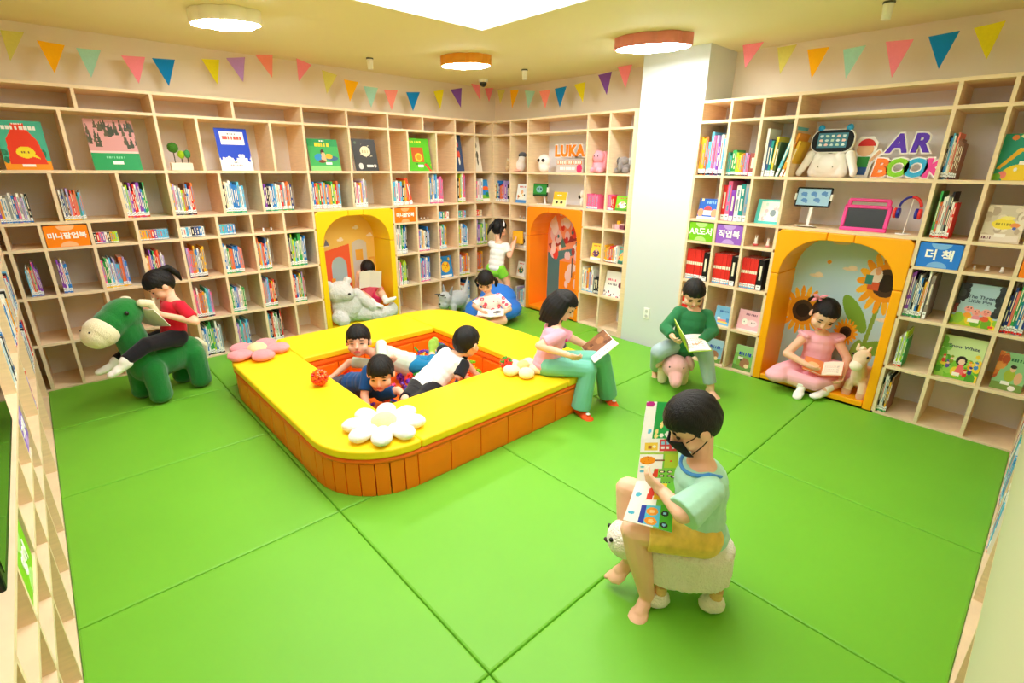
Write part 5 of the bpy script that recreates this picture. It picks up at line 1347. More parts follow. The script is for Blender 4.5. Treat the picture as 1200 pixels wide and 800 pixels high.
for w, row, u0, u1, h, cols, band in BOOKS + D_BOOKS + E_BOOKS:
    stuff = w.endswith('*'); W = w[0]; sg = 1 if u1 > u0 else -1
    z = ROWZ[row] + (.0115 if row < 7 else .0085)
    if W == 'D' and row == 4: z = 1.12 + .0115
    if W == 'E': z = .0205
    if W == 'A' and row == 4 or W == 'C' and row == 4: z = 1.1315
    if W in 'AC':
        dv = [d for r_ in ([row] if W == 'A' else [0]) for d in (CELLDIV['A'].get(r_, []) if W == 'A' else CELLDIV['C'])]
        for d in dv:
            if abs(u0 - d) < .0135: u0 = d + sg * .0135
            if abs(u1 - d) < .0135: u1 = d - sg * .0135
            if 0 < (d - u0) * sg < .05: u0 = d + sg * .0135
    n = len(cols); th = (u1 - u0) / n; u = u0
    if W == 'A' and row != 4 or W == 'C':
        ds = CELLDIV[W] if W == 'C' else CELLDIV['A'][row]
        cell = sum(1 for d in ds if (d - u0) * sg <= .02)
    else: cell = 1
    for k, c in enumerate(cols):
        hh = h * q.uniform(.80, 1.07); 
        if row == 4 and W != 'D': hh = h
        if set(cols) == {'r'}: hh = h
        wd = abs(th) * .94; dp = min(.30, max(.10, hh * .78)); dset = (.028 if W not in 'DE' else .001) + q.uniform(0, .008)
        M = place(W, u, dset, z) @ Matrix.Diagonal((wd, dp, hh, 1)); u += th
        if stuff:
            dark = c in 'kbnvtdrg'; book_geo(STUFF, mat('cover_' + BC[c][0].replace(' ', '_'), BC[c][1], .45), mat('band_' + band, BC[band][1], .5), mat('spine_title_light', '#f4ead2', .6) if dark else mat('spine_title_%d' % (k % 3), ['#8d97a4', '#d87a70', '#6a9cc0'][k % 3], .6), k % 3, M)
        else:
            o = bpy.data.objects.new('book', book_mesh(c, band, 3 if set(cols) == {'r'} else q.randrange(3))); COL.objects.link(o); o.matrix_world = M
            o['label'] = '%s book from left, %s spine, shelf row %s, compartment %s, %s' % (ORD[k + 1], BC[c][0], ['', 'one', 'two', 'three', 'four', 'five', 'six', 'seven'][row], ['zero', 'one', 'two', 'three', 'four', 'five', 'six', 'seven', 'eight', 'nine', 'ten'][min(cell, 10)], WALLN[W])
            o['category'] = 'book'; o['group'] = 'upright books on the ' + WALLN[W]
STUFF.obj('shelved_books', None, label='rows of small upright books on far and edge shelves', cat='books', kind='stuff')
# white titles printed across the red sets
for u0, u1 in ((2.356, 2.194), (2.09, 1.933), (1.835, 1.697)):
    pass
# the black end boxes of the red sets and a few leaning books
def solid_book(name, w, u, d, z, th, dp, hh, col, label, lean_x=0.0, band='#f2f6f8', group=None):
    """single hardback; lean_x tips it sideways (+ = to the right)"""
    M = place(w, u, d, z) @ Matrix.Rotation(lean_x, 4, 'Y') @ Matrix.Diagonal((th, dp, hh, 1)); b = MB()
    book_geo(b, mat('cover_' + col[1:], col, .45), mat('band_' + band[1:], band, .5), mat('spine_title_light', '#f4ead2', .6), 1)
    o = b.obj(name, None, label=label, cat='book', group=group); o.matrix_world = M; return o
for k, u in enumerate((2.190, 1.929, 1.693)):
    solid_book('hardback', 'C', u, .03, .7665, .045, .24, .262, '#17161a', 'black-covered volume ending the %s red book set' % ORD[k + 1])
for k, (u, c, ln) in enumerate(((1.80, '#f2f2ee', 0), (1.775, '#33537f', 0), (1.755, '#1f8f8f', 0), (1.735, '#f0cc3a', .05), (1.718, '#5b6a38', .05))):
    solid_book('hardback', 'C', u, .03, 1.7015, .019, .22, [.36, .28, .27, .30, .26][k], c, '%s upright hardback in compartment above the aqua book' % ORD[k + 1], ln)
for k, (u, c) in enumerate(((1.69, '#68c3d8'), (1.655, '#f2a32e'), (1.625, '#e8b92e'))):
    solid_book('hardback', 'C', u, .03, 1.704, .020, .22, [.38, .33, .27][k], c, ['tall sky-blue', 'orange', 'yellow'][k] + ' hardback leaning right above the aqua book', .26)
solid_book('hardback', 'C', 1.908, .03, 1.7015, .05, .22, .18, '#a2564e', 'thick brick-red book ending the short rainbow row')
solid_book('hardback', 'C', .535, .03, .7665, .02, .25, .31, '#8d8279', 'grey-brown book ending the purple row by the niche')
solid_book('hardback', 'A', 3.285, .03, 1.3265, .03, .2, .30, '#f0562e', 'orange-red book leaning on the aqua row', -.22)

# ---- face-out books with printed covers
FACE = [
    ('A',2,-0.082,0.176,0.335,'bell'),
    ('A',2,0.426,0.740,0.374,'forest'),
    ('A',2,1.337,1.607,0.356,'blue'),
    ('A',2,2.158,2.476,0.301,'plane'),
    ('A',2,2.640,2.914,0.319,'night'),
    ('A',2,3.297,3.617,0.355,'lion'),
    ('A',2,3.973,4.107,0.418,'navy'),
    ('A',2,4.272,4.400,0.421,'white'),
    ('A',3,4.410,4.574,0.264,'fish'),
    ('A',6,3.681,3.885,0.266,'giraffe'),
    ('B',3,4.878,4.689,0.224,'cloud'),
    ('B',3,4.234,4.031,0.155,'owl'),
    ('B',3,3.323,3.150,0.146,'limeb'),
    ('B',5,3.619,3.473,0.177,'yellowb'),
    ('B',5,3.249,3.138,0.178,'tealb'),
    ('B',6,4.846,4.698,0.185,'dark'),
    ('B',6,3.400,3.156,0.271,'letters'),
    ('B',5,4.835,4.674,0.188,'dark2'),
    ('C',3,2.323,2.144,0.171,'bluec'),
    ('C',3,1.802,1.610,0.189,'aqua'),
    ('C',6,2.025,1.866,0.167,'skyb'),
    ('C',6,1.809,1.603,0.176,'pinkb'),
    ('C',7,2.066,1.909,0.211,'animal'),
    ('C',7,1.789,1.616,0.218,'animal2'),
    ('C',2,0.389,0.187,0.266,'tealy'),
    ('C',3,0.363,0.174,0.223,'news'),
    ('C',5,0.383,0.151,0.272,'pigs'),
    ('C',6,0.385,0.156,0.282,'snow'),
    ('C',6,0.087,-0.067,0.243,'jungle'),
]
def cover(kind):
    P = {'bell': '#49b79c', 'forest': '#d79a98', 'blue': '#1a43c8', 'plane': '#3fae5a', 'night': '#3a3936', 'lion': '#5cbf2a', 'navy': '#3c4f74', 'white': '#efe9dd', 'fish': '#2a8fe0', 'giraffe': '#2a86c8', 'cloud': '#e4eef4', 'owl': '#f2ba2e', 'limeb': '#7cc52e', 'yellowb': '#f5d24a', 'tealb': '#5ab0a8',
         'dark': '#f0ede6', 'letters': '#f3eef0', 'dark2': '#d8d4cc', 'bluec': '#2d67c8', 'aqua': '#52c6c4', 'skyb': '#7cbce8', 'pinkb': '#f4bccb', 'animal': '#86b9e0', 'animal2': '#8bc46a', 'tealy': '#239a84', 'news': '#d8cdbb', 'pigs': '#a9c8d6', 'snow': '#cfe6a8', 'jungle': '#8fc48a'}
    c = Canvas(64, 76, P[kind]); W = '#f7f5f0'
    if kind == 'bell':
        c.rect(0, 0, 1, .18, '#f6a21e'); c.spots(8, ['#2f8f6a', '#1f7a5c'], (.04, .07), (0, .2, 1, .4), 3); c.poly([(.12, .12), (.16, .62), (.30, .80), (.34, .95), (.60, .95), (.66, .80), (.82, .60), (.92, .12)], '#ea3d1c'); c.rect(0, 0, 1, .12, '#f59a1c'); c.ell(.5, .36, .20, .12, '#f6e02a'); c.poly([(.55, .3), (.8, .22), (.62, .38)], '#f6e02a'); c.bars(.40, .34, .60, .38, 4, '#8a5a2a'); c.rect(.36, .06, .64, .12, W); c.bars(.12, .82, .88, .90, 8, W, .7); c.bars(.36, .92, .6, .95, 5, W)
    elif kind == 'forest':
        c.rect(0, 0, 1, .34, '#179a55'); c.rect(0, .34, 1, .38, '#f2cfc8'); q = random.Random(4)
        for k in range(44):
            x = q.uniform(0, 1); y = q.uniform(.55, 1) if not .25 < x < .7 else q.uniform(.78, 1); c.poly([(x - .04, y - .14), (x + .04, y - .14), (x, y + .06)], ['#4a4a34', '#5c5438', '#3d4630'][k % 3])
        c.rect(.40, .12, .62, .19, W); c.bars(.3, .24, .7, .27, 8, '#7fd0a4')
    elif kind == 'blue':
        c.rect(0, 0, 1, .30, W); c.spots(14, [W, '#1a43c8'], (.03, .06), (0, .26, 1, .36), 5); c.rect(.14, .62, .88, .92, W); c.bars(.2, .74, .82, .82, 7, '#e8564e', .75); c.bars(.38, .85, .66, .88, 4, '#555566'); c.bars(.3, .12, .7, .15, 6, '#dd8888'); c.bars(.42, .18, .58, .21, 3, '#666677')
    elif kind == 'plane':
        c.rect(0, .78, 1, 1, '#2a9a56'); c.rect(0, 0, 1, .16, '#8fd07a'); c.bars(.24, .76, .72, .88, 5, '#f4d42a', .8); c.bars(.4, .92, .6, .96, 3, W); c.ell(.32, .42, .15, .12, '#2f8fd0'); c.ell(.75, .4, .2, .08, '#35678a'); c.ell(.45, .6, .06, .08, '#43281c'); c.poly([(.38, .3), (.55, .3), (.52, .58), (.42, .58)], '#f0b88a'); c.ell(.65, .46, .12, .08, '#f4b52e'); c.ell(.4, .3, .12, .05, '#7a3f20'); c.rect(.52, .20, .72, .28, W)
    elif kind == 'night':
        c.ell(.52, .62, .22, .16, '#efe6bc'); c.spots(20, ['#efe6bc'], (.01, .02), (.25, .42, .8, .84), 8); c.bars(.38, .56, .66, .66, 4, '#b5a878'); c.ell(.25, .15, .1, .1, '#d8d6d0'); c.rect(.5, .12, .78, .2, '#eceae4'); c.ell(.86, .16, .06, .05, '#d8d6d0'); c.ell(.14, .88, .05, .04, '#5f7a5c')
    elif kind == 'lion':
        c.rect(.22, .28, .72, .72, '#c9622a'); c.ell(.5, .42, .16, .13, '#f6cf3a'); c.ell(.5, .42, .09, .08, '#e89a2a'); c.bars(.1, .86, .7, .92, 6, '#e8e24a'); c.spots(10, ['#2f8a2a', '#e24a3a', '#f0d030'], (.02, .04), (0, 0, 1, .3), 2); c.rect(.42, .12, .66, .2, W); c.poly([(.7, .2), (.8, .24), (1, 0), (.9, 0)], '#d24a3a')
    elif kind in ('navy', 'white'):
        c.spots(7, ['#e8553a', '#d84a40', '#f0ece2'] if kind == 'navy' else ['#5a5850', '#8a8678'], (.06, .14), (.05, .05, .7, .9), 6)
    elif kind == 'giraffe':
        c.ell(.5, .48, .32, .26, '#f4c62a'); c.spots(16, ['#e88a1a'], (.025, .045), (.28, .3, .72, .7), 3); c.ell(.2, .82, .08, .08, '#f4c62a'); c.ell(.8, .84, .08, .08, '#f4c62a'); c.rect(.1, .02, .9, .12, W); c.ell(.4, .55, .03, .03, '#222222'); c.ell(.6, .55, .03, .03, '#222222')
    elif kind == 'fish': c.ell(.4, .6, .3, .1, '#f0641e'); c.rect(0, 0, 1, .3, '#7fc03a'); c.ell(.5, .3, .2, .12, '#1f8a5a'); c.rect(.0, .0, 1, .12, W)
    elif kind == 'owl': c.rect(0, 0, 1, .45, '#f6e6a0'); c.ell(.32, .26, .1, .1, '#3a3a34'); c.ell(.68, .26, .1, .1, '#3a3a34'); c.bars(.3, .7, .7, .8, 3, W)
    elif kind == 'letters': c.bars(.15, .62, .6, .70, 5, '#d83a6a', .6); c.bars(.2, .45, .7, .52, 6, '#44425a', .5); c.ell(.85, .5, .1, .12, '#7a2a4a'); c.spots(14, ['#3a3648', '#d83a6a', '#888894'], (.02, .05), (0, .0, 1, .2), 7)
    elif kind in ('dark', 'dark2', 'tealb', 'limeb', 'yellowb', 'cloud'):
        c.ell(.5, .4, .3, .22, {'dark': '#3f7a5a', 'dark2': '#6a4f3a', 'tealb': '#f2c65a', 'limeb': W, 'yellowb': '#6a3f6e', 'cloud': '#f4f4f0'}[kind]); c.ell(.5, .58, .12, .1, '#e8b48c'); c.rect(0, 0, 1, .16, {'cloud': '#4f8fd0', 'limeb': '#4f9a2a', 'dark': W, 'dark2': W, 'tealb': '#2f6a5a', 'yellowb': W}[kind]); c.bars(.2, .82, .8, .9, 5, '#d0453e')
        c.spots(8, ['#f08a5a', '#3a3f4a', '#f4d04a'], (.03, .07), (.1, .15, .9, .5), 4)
    elif kind == 'bluec': c.rect(.0, 0, 1, .1, W); c.ell(.5, .45, .2, .2, '#e24a4a'); c.rect(.3, .18, .72, .42, '#e8e2e8'); c.ell(.15, .3, .15, .2, '#f0a07a'); c.ell(.85, .3, .15, .2, '#f0a07a'); c.bars(.4, .75, .9, .88, 5, '#8fc0f0'); c.rect(.1, .86, .22, 1, '#f4e2b0')
    elif kind == 'aqua': c.rect(.16, .10, 1, .92, '#e8f2ee'); c.ell(.7, .45, .12, .14, '#8a98a0'); c.spots(10, ['#f0c0c4', '#c8e2da', '#f4f0ea'], (.05, .1), (.25, .2, .95, .8), 5); c.rect(.35, .2, .7, .3, W)
    elif kind == 'skyb': c.rect(.2, .12, .8, .30, '#e88a8a'); c.rect(.2, .12, .8, .2, '#f0d060'); c.bars(.25, .68, .8, .78, 7, '#3a6fc0', .6); c.ell(.25, .35, .1, .06, W); c.rect(.7, .2, .95, .4, '#4f8fd0')
    elif kind == 'pinkb': c.ell(.3, .42, .12, .16, W); c.ell(.62, .40, .22, .16, '#f8dce4'); c.ell(.28, .42, .02, .03, '#222222'); c.ell(.6, .42, .02, .03, '#222222'); c.ell(.72, .42, .02, .03, '#222222'); c.bars(.3, .75, .8, .84, 7, '#8a4a6a', .6); c.rect(0, 0, 1, .06, '#fbe6ec')
    elif kind in ('animal', 'animal2'): c.rect(0, .68, 1, 1, '#a9d2ee' if kind == 'animal' else '#a6d890'); c.bars(.2, .60, .85, .74, 6, '#2a4ac0', .7); c.rect(0, 0, 1, .2, '#6a9a4a'); c.ell(.55, .32, .28, .2, '#a9765a'); c.ell(.3, .45, .12, .12, '#54453c'); c.ell(.25, .3, .1, .14, '#7fae4a'); c.ell(.7, .2, .12, .08, '#f0d8b0'); c.rect(.2, .44, .45, .54, W)
    elif kind == 'tealy': c.ell(.62, .12, .45, .24, '#f4d22a'); c.ell(.5, .22, .12, .1, '#f4d22a'); c.ell(.46, .24, .04, .04, W); c.poly([(.02, .26), (.10, .24), (.5, .62), (1, .66), (1, .72), (.42, .70)], '#f0b820'); c.ell(.2, .12, .1, .08, '#f08a7a'); c.ell(.08, .06, .1, .1, '#6fb52e'); c.ell(.25, .92, .08, .06, '#f08a4a'); c.ell(.44, .95, .08, .04, '#e8e2b0'); c.rect(.5, .34, .85, .42, W); c.bars(.55, .82, .9, .88, 5, '#234a44')
    elif kind == 'news': c.spots(26, ['#efe6d8', '#c9b9a6', '#e8dccb', '#bfae9c'], (.06, .14), (0, 0, 1, 1), 3); c.ell(.5, .50, .30, .14, '#f6e24a'); c.ell(.56, .66, .18, .05, '#f8ea8a'); c.bars(.3, .46, .7, .52, 6, '#a89a3a'); c.ell(.78, .48, .12, .06, '#ee9a5a'); c.ell(.78, .40, .05, .04, '#4a5fc0'); c.rect(.0, .04, .95, .2, '#eae2da'); c.rect(.35, .14, .62, .24, W); c.bars(.05, .08, .3, .14, 5, '#7a4a5a')
    elif kind == 'pigs':
        c.rect(0, 0, 1, .22, '#b5cf2a'); c.spots(12, ['#e8d02a', '#6fae2a', '#8fc43a'], (.06, .12), (0, .02, 1, .22), 2); c.spots(26, ['#2d3138', '#3a3f44', '#24282e'], (.05, .10), (0, .45, .16, 1), 3); c.spots(26, ['#2d3138', '#3a3f44'], (.05, .1), (.9, .3, 1, .95), 4); c.rect(0, .28, .08, .5, '#7a3430')
        for x, y, r in ((.34, .40, .10), (.52, .34, .10), (.72, .36, .11)): c.ell(x, y, r, r * .8, '#f2a59c'); c.ell(x, y - .02, r * .4, r * .3, '#ee8a86'); c.ell(x - .04, y + .03, .014, .016, '#3a2a2a'); c.ell(x + .04, y + .03, .014, .016, '#3a2a2a')
        c.ell(.34, .26, .09, .06, '#f0a030'); c.ell(.54, .22, .1, .06, '#e890a8'); c.ell(.72, .22, .1, .06, '#e8603a'); c.rect(.38, .1, .62, .18, W); c.rect(.84, .02, .95, .08, '#e24a3a')
    elif kind == 'snow':
        c.rect(0, 0, 1, .42, '#7cc43a'); c.spots(16, ['#5fae2e', '#f0d43a', '#97d050', '#4f9a30'], (.07, .13), (0, .05, 1, .45), 5); c.spots(10, ['#8fd060', '#6fb848'], (.06, .12), (0, .4, .16, .95), 7); c.spots(10, ['#8fd060', '#f2d23a'], (.05, .1), (.84, .3, 1, .6), 8)
        c.ell(.55, .44, .13, .12, '#26201e'); c.ell(.56, .42, .075, .075, '#f4d2bc'); c.poly([(.44, .12), (.70, .12), (.62, .36), (.52, .36)], '#ee6a72')
        for x, y, k in ((.14, .40, '#e2503a'), (.26, .28, '#6a4fb0'), (.32, .40, '#8a9a2a'), (.76, .34, '#f0a020'), (.80, .22, '#3a3a8a'), (.90, .36, '#3f8fd0'), (.70, .14, '#d8342a')): c.ell(x, y, .05, .06, k); c.ell(x, y + .07, .035, .035, '#f2c8a8'); c.ell(x, y + .11, .04, .025, k)
        c.rect(.42, .08, .60, .16, W)
    elif kind == 'jungle': c.spots(14, ['#d8793a', '#b9522a', '#e89a4a'], (.08, .14), (0, .4, .25, 1), 3); c.rect(0, 0, 1, .2, '#7a9a4a'); c.ell(.5, .40, .18, .16, '#a5b83a'); c.ell(.55, .58, .09, .08, '#eac098'); c.ell(.55, .64, .1, .05, '#2d2622'); c.ell(.78, .36, .12, .16, '#e8b48c'); c.rect(.3, .14, .58, .24, W); c.ell(.68, .08, .12, .07, W); c.bars(.4, .78, .95, .86, 6, '#2f6a4a', .6)
    return c
FACEL = {'bell': 'picture book with red bell on teal cover, display row', 'forest': 'large pink and green forest picture book, display row', 'blue': 'bright blue and white picture book, display row', 'plane': 'green airplane picture book displayed above the yellow niche', 'night': 'dark picture book with pale circle above yellow niche',
         'lion': 'bright green lion picture book, display row', 'navy': 'navy and orange tall book near the corner', 'white': 'pale tall book in the corner display row', 'fish': 'blue fish picture book in the far corner', 'giraffe': 'blue giraffe picture book above the plush goat', 'cloud': 'pale blue book left of the small tablet', 'owl': 'yellow owl book right of the small tablet',
         'limeb': 'lime picture book at end of the pink book row', 'yellowb': 'small yellow book standing right of the orange niche', 'tealb': 'teal character book beside the yellow series', 'dark': 'white book with green picture left of orange niche', 'letters': 'white lettered book low beside the white column', 'dark2': 'pale picture book near the standing girl', 'bluec': 'small blue book above the green AR sign',
         'aqua': 'aqua picture book left of the amber niche', 'skyb': 'sky-blue picture book behind the boy in green', 'pinkb': 'pink picture book left of the amber niche', 'animal': 'blue animal book low by the boy in green', 'animal2': 'green animal book low beside the amber niche', 'tealy': 'teal and yellow picture book at upper right edge', 'news': 'beige collage-cover book with yellow patch at right',
         'pigs': 'three little pigs picture book on right bookcase', 'snow': 'snow white picture book on right bookcase', 'jungle': 'green and orange story book at far right edge'}
for w, row, u0, u1, h, kind in FACE:
    Wd = abs(u1 - u0); lean = .20
    M = place(w, u0, .05, ROWZ[row] + (.012 if row < 7 else .0085), lean)
    t = thing_m('picture_book', FACEL[kind], 'book', M, 'books displayed face out')
    hh = h / math.cos(lean) * 1.02; cv = cover(kind)
    b = MB(); b.box((0, 0, 0), (Wd, .003, hh)); b.box((0, .015, 0), (Wd, .018, hh)); b.box((0, 0, 0), (.004, .018, hh)); cb = b.obj('cover_boards', t, mat('cover_white', '#f3f1ec', .5))
    b = MB(); b.box((.004, .003, .004), (Wd - .004, .015, hh - .004)); b.obj('pages', t, PAPER)
    o = mesh_obj('printed_cover', cv.mesh('printed_cover', Wd, hh), cb); o.matrix_basis = Matrix.Translation((0, -.0006, 0))
    if kind in ('pigs', 'snow'):
        for k, (s_, y_) in enumerate((('The Three', .70), ('Little Pigs', .60)) if kind == 'pigs' else (('Snow White', .76), ('and friends', .66))):
            if kind == 'snow' and k: continue
            o = mesh_obj('title', text_mesh(s_, hh * .11, .0003, bold=hh * .002), cb, mat('title_ink', '#3a4a66', .6)); o.matrix_basis = Matrix.Translation((Wd * .52, -.0018, hh * y_)) @ Matrix.Rotation(math.pi / 2, 4, 'X')

# ---- AR BOOK letters
def letter(ch, u, z, size, col, label):
    t = thing_m('cutout_letter', label, 'letter', place('C', u, .21, z), 'cut-out AR BOOK letters')
    for nm, bold, dy, m in (('white_outline', size * .10, 0.0, mat('letter_white', '#ffffff', .5)), ('letter_face', size * .045, -.006, mat('letter_' + col[1:], col, .45))):
        o = mesh_obj(nm, text_mesh(ch, size, .004, bold=bold, shear=.12), t, m); o.matrix_basis = Matrix.Translation((0, dy, size * .36)) @ Matrix.Rotation(math.pi / 2, 4, 'X')
letter('A', .955, 1.872, .165, '#5a34c8', 'purple cut-out letter A above BOOK')
letter('R', .825, 1.872, .165, '#5a34c8', 'purple cut-out letter R above BOOK')
for ch, u, c_, n_ in (('B', 1.030, '#f5802e', 'orange letter B starting the word BOOK'), ('O', .928, '#86d02e', 'lime letter O, second letter of BOOK'), ('O', .823, '#38b0e0', 'blue letter O, third letter of BOOK'), ('K', .722, '#e84fa0', 'pink letter K ending the word BOOK')): letter(ch, u, 1.708, .165, c_, n_)
for k, (ch, u) in enumerate((('L', 4.31), ('U', 4.20), ('K', 4.08), ('A', 3.96))):
    t = thing_m('cutout_letter', 'orange cut-out letter %s above the orange niche' % ch, 'letter', place('B', u, .2, 1.87), 'orange cut-out letters above the niche')
    for nm, bold, dy, m in (('white_outline', .017, 0.0, mat('letter_white', '#ffffff', .5)), ('letter_face', .008, -.006, mat('letter_f58a1e', '#f58a1e', .45))):
        o = mesh_obj(nm, text_mesh(ch, .165, .004, bold=bold), t, m); o.matrix_basis = Matrix.Translation((0, dy, .065)) @ Matrix.Rotation(math.pi / 2, 4, 'X')
t = thing_m('shelf_sign', 'clear sign with small white lettering under orange letters', 'sign', place('B', 4.33, .2, 1.7015))
b = MB(); b.box((0, 0, 0), (.42, .006, .15)); b.obj('sign_board', t, mat('sign_grey', '#cfc8c4', .4))
cv = Canvas(60, 20, '#cfc8c4'); cv.bars(.03, .60, .97, .88, 11, '#f08a4a', .85); cv.bars(.05, .63, .95, .85, 11, '#fff4e8', .6, 5); cv.bars(.15, .18, .72, .42, 8, '#ffffff', .8); cv.ell(.86, .3, .1, .32, '#ee3a7a')
o = mesh_obj('printed_lettering', cv.mesh('printed_lettering', .42, .15), t); o.matrix_basis = Matrix.Translation((0, -.001, 0))

# ---- robot with a tablet head
WH = mat('robot_white', '#f4f1ee', .35, spec=.4)
F = Fr(wp('C', 1.36, .17, 1.7015), 180)
t = thing('robot', 'white toy robot with black tablet head and blue ears', 'robot', tuple(F.o))
blob_obj('robot_body', [F.cap((0, .095, .04), (0, .07, .15), .045, .04), F.cap((0, -.095, .04), (0, -.07, .15), .045, .04), F.ell((0, 0, .09), (.062, .12, .088)), F.cap((0, .1, .03), (0, -.1, .03), .035)], WH, t, .006, 4)
for s_ in (1, -1):
    blob_obj('robot_arm', [F.cap((.0, s_ * .135, .165), (.01, s_ * .16, .10), .034, .03), F.cap((.01, s_ * .16, .10), (.03, s_ * .185, .045), .028, .026), F.ell((.04, s_ * .188, .03), (.024, .024, .026))], WH, t, .006, 3)
    ell_obj('robot_ear', F.p(-.005, s_ * .095, .352), (.016, .024, .028), mat('robot_blue', '#2f9fd8', .4), t)
    ell_obj('body_button', F.p(.066, s_ * .05, .075), (.004, .004, .004), BLK, t)
b = MB(); b.tube([F.p(0, 0, .15), F.p(0, 0, .20)], .02, n=12); b.obj('robot_neck', t, mat('robot_dark', '#2a2a30', .4))
Mh = Matrix.Translation(F.p(.0, 0, .26)) @ Matrix.Rotation(-math.pi / 2, 4, 'Z') @ Matrix.Rotation(-.12, 4, 'X') @ Matrix.Rotation(math.pi / 2, 4, 'X')
b = MB(); b.prism(rrect(-.148, .148, -.085, .085, .07, 8), -.015, .015, None, Mh); b.obj('tablet_rim', t, WH, bevel=.004)
b = MB(); b.prism(rrect(-.140, .140, -.078, .078, .065, 8), .012, .022, None, Mh); b.obj('tablet_head', t, mat('tablet_black', '#1a1d22', .55, spec=.15), bevel=.003)
cv = Canvas(40, 24, '#3a7f98')
for a in range(5):
    for d in range(3): cv.ell(.12 + a * .19, .2 + d * .3, .06, .09, ['#d8e8ea', '#e8c8c4', '#c4e0e8', '#b8d8c8'][(a + d) % 4])
SCR = cv.mesh('screen', .20, .105); o = mesh_obj('screen', SCR, t); o.matrix_basis = Mh @ Matrix.Translation((-.10, -.05, .0228)) @ Matrix.Rotation(-math.pi / 2, 4, 'X')
# cut-out of a waving child with a red cap
t = thing_m('cutout_figure', 'small cut-out of waving child in red cap', 'cut-out', place('C', 1.16, .27, 1.7015))
def flat(name, pts, dy, m, th=.006):
    b = MB(); b.prism(pts, 0, th, None, Matrix.Translation((0, dy, 0)) @ Matrix.Rotation(math.pi / 2, 4, 'X')); return b.obj(name, t, m)
circ = lambda cx, cy, rx, ry, a0=0, a1=360, n=18: [(cx + rx * math.cos(math.radians(a0 + (a1 - a0) * k / n)), cy + ry * math.sin(math.radians(a0 + (a1 - a0) * k / n))) for k in range(n + (0 if a1 - a0 == 360 else 1))]
flat('outline', [(-.05, 0), (.05, 0), (.06, .10), (.12, .17), (.10, .21), (.07, .19), (.075, .25), (.04, .29), (-.04, .29), (-.075, .25), (-.07, .17), (-.05, .14)], 0, mat('letter_white', '#ffffff', .5))
flat('head', circ(0, .20, .055, .048), -.006, mat('cutout_skin', '#f0c29a', .6), .003); flat('cap', circ(0.005, .225, .055, .05, 0, 180), -.009, mat('cutout_red', '#dc3434', .6), .003)
flat('shirt', [(-.035, .075), (.035, .075), (.04, .15), (-.04, .15)], -.006, mat('cutout_green', '#3a9a4a', .6), .003); flat('trousers', [(-.03, .02), (.03, .02), (.035, .075), (-.035, .075)], -.006, mat('cutout_blue', '#3a66b0', .6), .003); flat('arm', [(.035, .12), (.05, .11), (.105, .18), (.09, .195)], -.006, mat('cutout_skin', '#f0c29a', .6), .003)

# ---- tablets, headphones
def tablet(w, u, d, z, W, H, cv, lean, label, frame, border, name='tablet'):
    t = thing_m(name, label, 'tablet', place(w, u, d, z, lean))
    b = MB(); b.prism(rrect(0, W, 0, H, .012, 4), 0, .012, None, Matrix.Rotation(math.pi / 2, 4, 'X') @ Matrix.Translation((0, 0, -.012))); cs = b.obj('case', t, frame, bevel=.003)
    o = mesh_obj('screen', cv.mesh('screen', W - 2 * border, H - 2 * border), cs); o.matrix_basis = Matrix.Translation((border, -.0012, border))
    return t
cv = Canvas(44, 24, '#a9d2f4')
for x, y in ((.2, .68), (.5, .7), (.82, .74), (.24, .3), (.62, .34)): cv.ell(x, y, .10, .12, '#5b8fd6'); cv.ell(x + .07, y - .12, .04, .07, '#6a9ada')
t = tablet('C', 1.53, .10, 1.478, .255, .15, cv, .18, 'tablet showing a blue world map on white stand', mat('tablet_black', '#1a1d22', .55, spec=.15), .012)
b = MB(); b.box((.115, .013, -.145), (.140, .035, .06)); b.obj('stand_post', t, WH, bevel=.004); b = MB(); b.box((.06, -.06, -.155), (.20, .09, -.147)); b.obj('stand_base', t, mat('stand_grey', '#d8d6d2', .4), bevel=.003)
for x in (-.008, .247): 
    b = MB(); b.box((x, -.006, .05), (x + .016, .02, .10)); b.obj('clamp', t, WH, bevel=.003)
PK = mat('pink_foam', '#ef4a9c', .5)
M = place('C', 1.175, .08, 1.3265, .20); t = thing_m('tablet', 'tablet in chunky pink handled case, screen off', 'tablet', M)
b = MB()
for lo, hi in (((0, 0), (.30, .028)), ((0, .028), (.026, .19)), ((.274, .028), (.30, .19)), ((0, .165), (.30, .19)), ((.02, .215), (.28, .238)), ((.012, .185), (.04, .226)), ((.26, .185), (.288, .226))): b.box((lo[0], 0, lo[1]), (hi[0], .032, hi[1]))
b.obj('foam_case', t, PK, bevel=.008, seg=3)
b = MB(); b.box((.026, .010, .028), (.274, .022, .165)); b.obj('screen', t, mat('screen_off', '#101614', .3, spec=.3))
M = place('C', .775, .10, 1.3265); t = thing_m('headphones', 'red and navy headphones hanging on a thin stand', 'headphones', M)
RED = mat('hp_red', '#e23a3a', .4); NAV = mat('hp_navy', '#2f2f9a', .4)
b = MB(); b.tube([(.062 * math.cos(a) + .004, 0, .18 + .075 * math.sin(a)) for a in np.linspace(.1, math.pi / 2, 9)], .010, n=8); b.obj('headband', t, RED, smooth=True)
b = MB(); b.tube([(.062 * math.cos(a) + .004, 0, .18 + .075 * math.sin(a)) for a in np.linspace(math.pi / 2, math.pi - .1, 9)], .008, n=8); b.obj('headband', t, NAV, smooth=True)
for x, sg in ((-.058, 1), (.058, -1)):
    b = MB(); b.tube([(x - sg * .022, -.02, .145), (x - sg * .004, -.02, .145)], .036, n=20); b.obj('ear_cup', t, RED, bevel=.005); b = MB(); b.tube([(x - sg * .004, -.02, .145), (x + sg * .016, -.02, .145)], .036, n=20); b.obj('ear_pad', t, NAV, bevel=.006)
